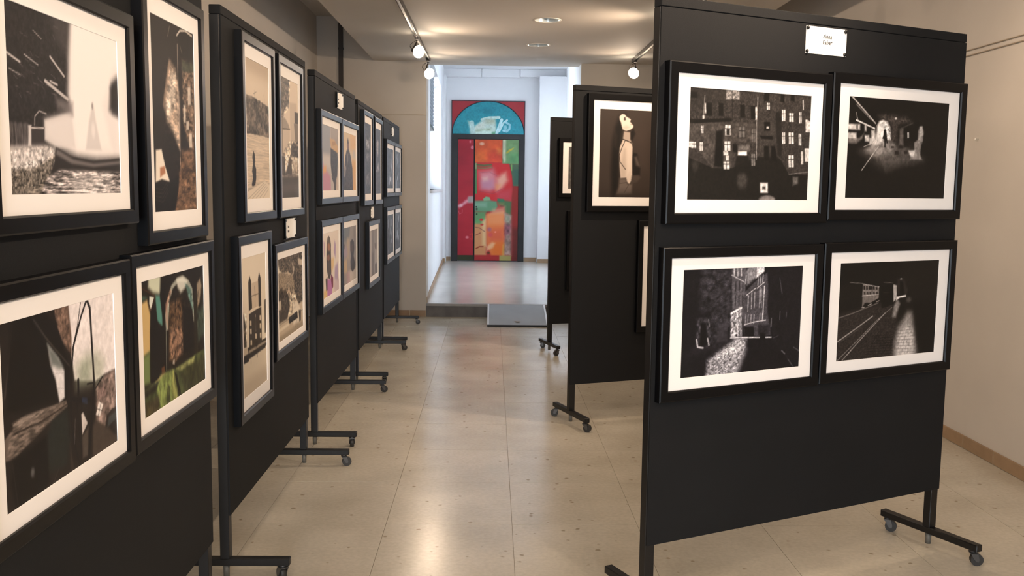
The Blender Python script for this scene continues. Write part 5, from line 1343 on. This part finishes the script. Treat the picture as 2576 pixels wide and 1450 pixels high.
# name cards pinned to the boards
def text_mesh(lines, size, step):
    me_all = bmesh.new()
    for i, s in enumerate(lines):
        cu = bpy.data.curves.new('lettering', 'FONT'); cu.body = s; cu.size = size; cu.align_x = 'CENTER'; cu.shear = .22; cu.offset = .0004; cu.resolution_u = 2
        o = bpy.data.objects.new('lettering_tmp', cu); C.objects.link(o); bpy.context.view_layer.update()
        me = bpy.data.meshes.new_from_object(o.evaluated_get(bpy.context.evaluated_depsgraph_get()))
        me.transform(Matrix(((.92, 0, 0, 0), (0, 0, 1, 0), (0, 1, 0, -i * step), (0, 0, 0, 1)))); me_all.from_mesh(me)
        bpy.data.objects.remove(o); bpy.data.curves.remove(cu); bpy.data.meshes.remove(me)
    return me_all
def name_card(board, s0, z0, w, h, label, lines=None, curl=0):
    p = board.matrix_basis @ Vector((s0 + w / 2, -.0063, z0))
    t = thing('name_card', label, 'card', p, board.rotation_euler.z, 'name cards on the display boards')
    def sheet(bm):
        n = 10; rows = []
        for side in (0, 1):
            rows.append([[bm.verts.new((-w / 2 + w * i / n, -.0004 - .0006 * side - curl * (2 * i / n - 1) ** 4, z)) for i in range(n + 1)] for z in (0, h)])
        for side in (0, 1):
            lo, hi = rows[side]
            for i in range(n): bm.faces.new((lo[i], lo[i + 1], hi[i + 1], hi[i]))
        for k in (0, 1):
            for i in range(n): bm.faces.new((rows[0][k][i], rows[0][k][i + 1], rows[1][k][i + 1], rows[1][k][i]))
        for i in (0, n): bm.faces.new((rows[0][0][i], rows[0][1][i], rows[1][1][i], rows[1][0][i]))
    part('card', sheet, 'card_paper', t)
    for sx in (-1, 1):
        for sz in (0, 1):
            q = (sx * (w / 2 - .007), -.0014 - curl * .7, .007 + sz * (h - .014))
            part('pin', lambda bm: add_tube(bm, [(0, 0, 0), (0, -.003, 0), (0, -.006, 0)], [.0068, .0064, .003], 10), 'pin_black', t, loc=q)
    if lines:
        o = obj('lettering', mesh_of(text_mesh(lines, .0215, .0205), 'lettering', 'ink'), t, (0.004, -.0014, h * .60))
    else:
        for k, (bw, z) in enumerate(((.030, .56), (.036, .34))):
            part('lettering', boxes(*[(-bw / 2 + i * bw / 4 + .0012, -bw / 2 + (i + 1) * bw / 4 - .0012, -.00125, -.0009, h * z - .0045, h * z + .0045 + .003 * (i == 0)) for i in range(4)]), 'ink', t)
    return t
name_card(B_['A'], .611, 1.917, .193, .093, 'white card with an italic name, pinned with four black pins above the night photographs', ['Anna', 'Faber'])
name_card(B_['P2'], .930, 1.198, .205, .090, 'white name card between the upper and lower sepia photographs', curl=.012)
name_card(B_['P3'], .648, 1.908, .205, .095, 'curled white name card above the pastel portrait paintings', curl=.012)
name_card(B_['P4'], .640, 1.186, .200, .090, 'white name card above the misty grey-brown print', curl=.006)
name_card(B_['P5'], .620, 1.918, .200, .085, 'white name card above the four dark still pictures', curl=.006)

# ================================================================== painted door at the end of the corridor
DX0, DX1, DZ0, DZ1 = -.716, .562, ZP, 2.935
d = struct('door_1', boxes((DX0, DX0 + .115, 16.545, 16.6, DZ0, 2.275), (DX1 - .10, DX1, 16.545, 16.6, DZ0, 2.275), (DX0, DX1, 16.545, 16.6, 2.275, 2.36)), 'door_black')
d['label'] = 'abstract red, orange and green painted double door with turquoise lunette in a black frame'
part('transom_panel', box(DX0, DX1, 16.57, 16.6, 2.36, DZ1), 'lunette_red', d)
# lunette: turquoise half round let into the red panel
def lunette_mesh(w, h, nw, nh):
    me = print_mesh('lunette', 'lunette_mural', w, h, nw, nh); bm2 = bmesh.new(); bm2.from_mesh(me)
    dele = [v for v in bm2.verts if (v.co.x / (w / 2)) ** 2 + (max(v.co.z, 0) / h) ** 2 > 1.0]
    bmesh.ops.delete(bm2, geom=dele, context='VERTS'); bm2.to_mesh(me); bm2.free(); return me
LWD, LHT = DX1 - DX0 - .03, DZ1 - 2.36 - .012
obj('lunette', lunette_mesh(LWD, LHT, 200, 110), d, ((DX0 + DX1) / 2, 16.566, 2.362))
def arc(bm):
    pts = [((DX0 + DX1) / 2 + math.cos(t) * LWD / 2, 16.566, 2.362 + math.sin(t) * LHT) for t in [PI * k / 40 for k in range(41)]]; add_tube(bm, pts, .009, 6)
part('lunette_line', arc, 'lunette_line', d)
part('panel_edge', boxes((DX0, DX0 + .012, 16.56, 16.572, 2.36, DZ1), (DX1 - .012, DX1, 16.56, 16.572, 2.36, DZ1), (DX0, DX1, 16.56, 16.572, DZ1 - .012, DZ1)), 'lunette_line', d)
part('door_gap', box(DX0 + .1, DX1 - .09, 16.585, 16.6, DZ0 + .004, 2.28), 'door_black', d)
lw1, rw0 = .275, .322
ll = part('door_leaf', box(DX0 + .117, DX0 + .117 + lw1, 16.56, 16.585, DZ0 + .012, 2.27), 'door_black', d)
obj('leaf_painting', print_mesh('leaf_painting', 'mural_left', lw1 - .004, 2.108, 60, 240), ll, (DX0 + .117 + lw1 / 2, 16.5592, DZ0 + .014))
rx0, rx1 = DX0 + .117 + lw1 + .022, DX1 - .104
rl = part('door_leaf', box(rx0, rx1, 16.556, 16.585, DZ0 + .012, 2.27), 'door_black', d)
obj('leaf_painting', print_mesh('leaf_painting', 'mural_right', rx1 - rx0 - .004, 2.108, 120, 260), rl, ((rx0 + rx1) / 2, 16.5552, DZ0 + .014))
part('lock', lambda bm: add_tube(bm, [(rx0 + .03, 16.555, 1.10), (rx0 + .03, 16.53, 1.10)], .014, 10), 'pin_black', rl)

# ================================================================== ramp, conduit, rail wires, nails
r = thing('access_ramp', 'grey wedge ramp with white metal edges leading up to the step', 'ramp', (.281, 9.70, 0))
def wedge(x0, x1, lift): return lambda bm: add_prism(bm, [(0, .001), (YB - .013 - 9.70, .001), (YB - .013 - 9.70, ZP + lift), (0, .022 + lift)], x0, x1, 'x')
part('ramp_plate', wedge(-.30, .30, 0), 'ramp_rubber', r)
for s in (-1, 1): part('ramp_edge', wedge(min(s * .30, s * .318) , max(s * .30, s * .318), .006), 'aluminium', r)
part('ramp_lip', box(-.318, .318, -.012, 0, .001, .020), 'ramp_lip', r)
part('scuff', lambda bm: add_tube(bm, [(.0, .105, .0415), (.0, .105, .0425)], .03, 14), 'grout', r)
c = thing('wall_conduit', 'dark brown vertical conduit on the back wall behind the boards', 'conduit', (-1.645, YB, 0))
part('duct', box(-.0235, .0235, -.03, -.0005, .074, 3.2), 'conduit_paint', c, .002)
for z in (.9, 2.0, 2.9): part('clip', box(-.028, .028, -.032, -.0005, z, z + .02), 'conduit_paint', c)
def wire(name, label, pts, brackets, m='rail_wire', r_=.003):
    w = thing(name, label, 'cable', (0, 0, 0))
    part('wire', lambda bm: add_tube(bm, pts, r_, 6), m, w)
    for b in brackets: part('clip', box(b[0] - .008, b[0] + .008, b[1] - .008, b[1] + .008, b[2] - .008, b[2] + .008), 'rail_wire', w)
for z, nm in ((2.247, 'upper of two thin cables along the wall behind the night photographs'), (2.217, 'lower of two thin cables along the wall behind the night photographs')):
    wire('wall_cable', nm, [(X1 - .009, YR + .02, z), (X1 - .009, 4, z - .002), (X1 - .009, YB - .02, z)], [(X1 - .008, y, z) for y in (1.0, 6.4, 9.0)])
wire('wall_cable', 'single thin cable across the back wall beside the conduit', [(X0 + .02, YB - .007, 2.222), (-1.69, YB - .007, 2.221)], [], 'thread', .0025)
wire('wall_cable', 'thin cable on the back wall between the conduit and the corridor opening', [(-1.60, YB - .007, 2.221), (OL - .002, YB - .007, 2.219)], [], 'thread', .0025)
for loc, nrm, nm in (((X1, 5.236, 1.741), (-1, 0, 0), 'bright nail in the wall behind the night photographs'), ((-.782, YB, 1.927), (0, -1, 0), 'small nail in the back wall beside the corridor opening')):
    n_ = tag(part('wall_nail', lambda bm: add_tube(bm, [(0, 0, 0), tuple(.016 * k for k in nrm), tuple(.0162 * k for k in nrm), tuple(.019 * k for k in nrm)], [.0025, .0025, .007, .006], 8), 'nail_steel', loc=loc), nm, 'nail')

# ================================================================== downlights
for (x, y, rr), lab in zip(DL, ('round recessed ceiling downlight with a pale blue reflection put in its colour', 'round recessed ceiling downlight close to the corridor opening')):
    t = thing('ceiling_downlight', lab, 'downlight', (x, y, ZC), 0, 'recessed downlights')
    part('trim_ring', lambda bm: [add_tube(bm, [(math.cos(2 * PI * k / 24) * (rr + .002), math.sin(2 * PI * k / 24) * (rr + .002), -.001) for k in range(25)], .004, 6, False)], 'trim_white', t)
    def cup(bm):
        prof = [(rr, 0), (rr * .93, .035), (rr * .72, .075), (rr * .4, .1), (.001, .105)]; n = 28; rings = [[bm.verts.new((math.cos(2 * PI * k / n) * a, math.sin(2 * PI * k / n) * a, z)) for k in range(n)] for a, z in prof]
        for q, w in zip(rings, rings[1:]):
            for k in range(n): f = bm.faces.new((q[k], w[k], w[(k + 1) % n], q[(k + 1) % n])); f.smooth = True
    part('reflector', cup, 'chrome_blue_reflection', t)
    for s in (-1, 1): part('lamp_tube', lambda bm: add_tube(bm, [(-.075, s * .03, .045), (.06, s * .03, .045), (.075, s * .03, .05)], .014, 10), 'glass_blue_reflection', t)
    part('lamp_socket', box(.06, .082, -.05, .05, .03, .06), 'trim_white', t)

# ================================================================== track lights
def track(x, y0, y1, lab):
    t = thing('track_rail', lab, 'track', (x, (y0 + y1) / 2, ZC), 0, 'ceiling light tracks'); h = (y1 - y0) / 2
    part('track_body', boxes((-.0185, -.0105, -h, h, -.034, -.0005), (.0105, .0185, -h, h, -.034, -.0005), (-.0105, .0105, -h, h, -.008, -.0005)), 'track_metal', t)
    part('track_channel', box(-.0104, .0104, -h, h, -.019, -.0081), 'track_inside', t)
    part('end_cap', box(-.021, .021, h, h + .012, -.037, -.0005), 'track_metal', t)
track(-.684, YR + .3, 10.13, 'dark ceiling light track over the row of boards in one line')
track(1.462, YR + .3, 9.99, 'dark ceiling light track over the board with the night photographs')
def lamp(x, y, aim, lab, drop=.112, power=1.0):
    t = thing('track_spotlight', lab, 'spotlight', (x, y, ZC), 0, 'track spotlights')
    part('adapter', box(-.016, .016, -.045, .045, -.052, -.0345), 'lamp_metal', t, .003)
    aim = Vector(aim).normalized(); hd = Vector((0, 0, -.036 - drop))
    piv = hd - aim * .052                                    # back of the lamp holder
    part('stem', lambda bm: add_tube(bm, [(0, 0, -.052), (0, 0, -.052 - .02), tuple(piv * .6 + Vector((0, 0, -.072)) * .4), tuple(piv)], [.010, .009, .008, .010], 8), 'lamp_metal', t)
    ax = aim.cross(Vector((0, 0, 1))).normalized(); uu = ax.cross(aim)
    def holder(bm):
        prof = [(-.052, .012), (-.050, .019), (-.020, .032), (.002, .050), (.004, .053), (.002, .049), (-.018, .030)]; n = 20
        rings = [[bm.verts.new(hd + aim * a + (ax * math.cos(2 * PI * k / n) + uu * math.sin(2 * PI * k / n)) * r_) for k in range(n)] for a, r_ in prof]
        for q, w in zip(rings, rings[1:]):
            for k in range(n): f = bm.faces.new((q[k], q[(k + 1) % n], w[(k + 1) % n], w[k])); f.smooth = True
        bm.faces.new(rings[0])
    part('lamp_holder', holder, 'lamp_metal', t)
    def bulb(bm):
        prof = [(-.010, .024), (.004, .046), (.018, .056), (.034, .055), (.048, .046), (.058, .028), (.062, .001)]; n = 20
        rings = [[bm.verts.new(hd + aim * a + (ax * math.cos(2 * PI * k / n) + uu * math.sin(2 * PI * k / n)) * r_) for k in range(n)] for a, r_ in prof]
        for q, w in zip(rings, rings[1:]):
            for k in range(n): f = bm.faces.new((q[k], q[(k + 1) % n], w[(k + 1) % n], w[k])); f.smooth = True
    part('bulb', bulb, 'bulb_glass', t)
    # wire loop on the side and three small clips around the rim
    part('cord_loop', lambda bm: add_tube(bm, [tuple(Vector((-.012, 0, -.06)) + Vector((-.03 * math.sin(k * PI / 8) - .004 * k, 0, -.07 * k / 8))) for k in range(9)], .0028, 6), 'lamp_metal', t)
    for q in range(3):
        a_ = 2 * PI * q / 3 + .5; w_ = ax * math.cos(a_) + uu * math.sin(a_)
        part('rim_clip', lambda bm: add_tube(bm, [tuple(hd + aim * .0 + w_ * .050), tuple(hd + aim * .022 + w_ * .057), tuple(hd + aim * .040 + w_ * .058)], .004, 6), 'lamp_metal', t)
    l = bpy.data.lights.new('spotlight_glow', 'SPOT'); l.energy = LAMP_W * power; l.color = LAMP_COL; l.shadow_soft_size = .04; l.spot_size = 2.5; l.spot_blend = 1.0
    lo = bpy.data.objects.new('spotlight_glow', l); C.objects.link(lo); lo.parent = t; lo.location = hd + aim * .075; lo.rotation_mode = 'QUATERNION'; lo.rotation_quaternion = aim.to_track_quat('-Z', 'Y')
    return t
lamp(-.684, 8.60, (.75, -.60, -.28), 'lit spotlight hanging on the track, in front of the corridor opening edge', .112, .7)
lamp(-.684, 10.07, (.62, -.70, -.35), 'lit spotlight at the end of the track, right by the corridor opening', .128, .7)
lamp(1.462, 9.90, (-.55, -.75, -.40), 'lit spotlight at the end of the track above the woman in profile', .112, .8)
ORD = ('first', 'second', 'third', 'fourth', 'fifth')
for k, (y, a) in enumerate(((5.5, (.8, .45, -.5)), (3.9, (.8, .5, -.5)), (2.2, (.78, .45, -.5)), (.6, (.7, .75, -.45)), (-1.3, (.6, .95, -.35)))):
    lamp(-.684, y, a, ORD[k] + ' spotlight along the track from the lit one by the corridor edge, towards the entrance', .112, (1, .75, .7, 1.15, 1.35)[k])
for k, (y, a) in enumerate(((7.4, (-.8, .25, -.45)), (5.2, (-.8, .25, -.45)), (2.9, (-.8, .3, -.45)), (1.0, (-.8, .4, -.45)), (-1.2, (-.6, .85, -.4)))):
    lamp(1.462, y, a, ORD[k] + ' spotlight along the track from the one above the woman in profile', .112, 1.9)
lamp(1.462, 4.35, (.6, -.1, -.75), 'added unseen spotlight on the track turned towards the wall with the two cables', .112, .8)  # extra lamp added behind the board to brighten the right wall and floor
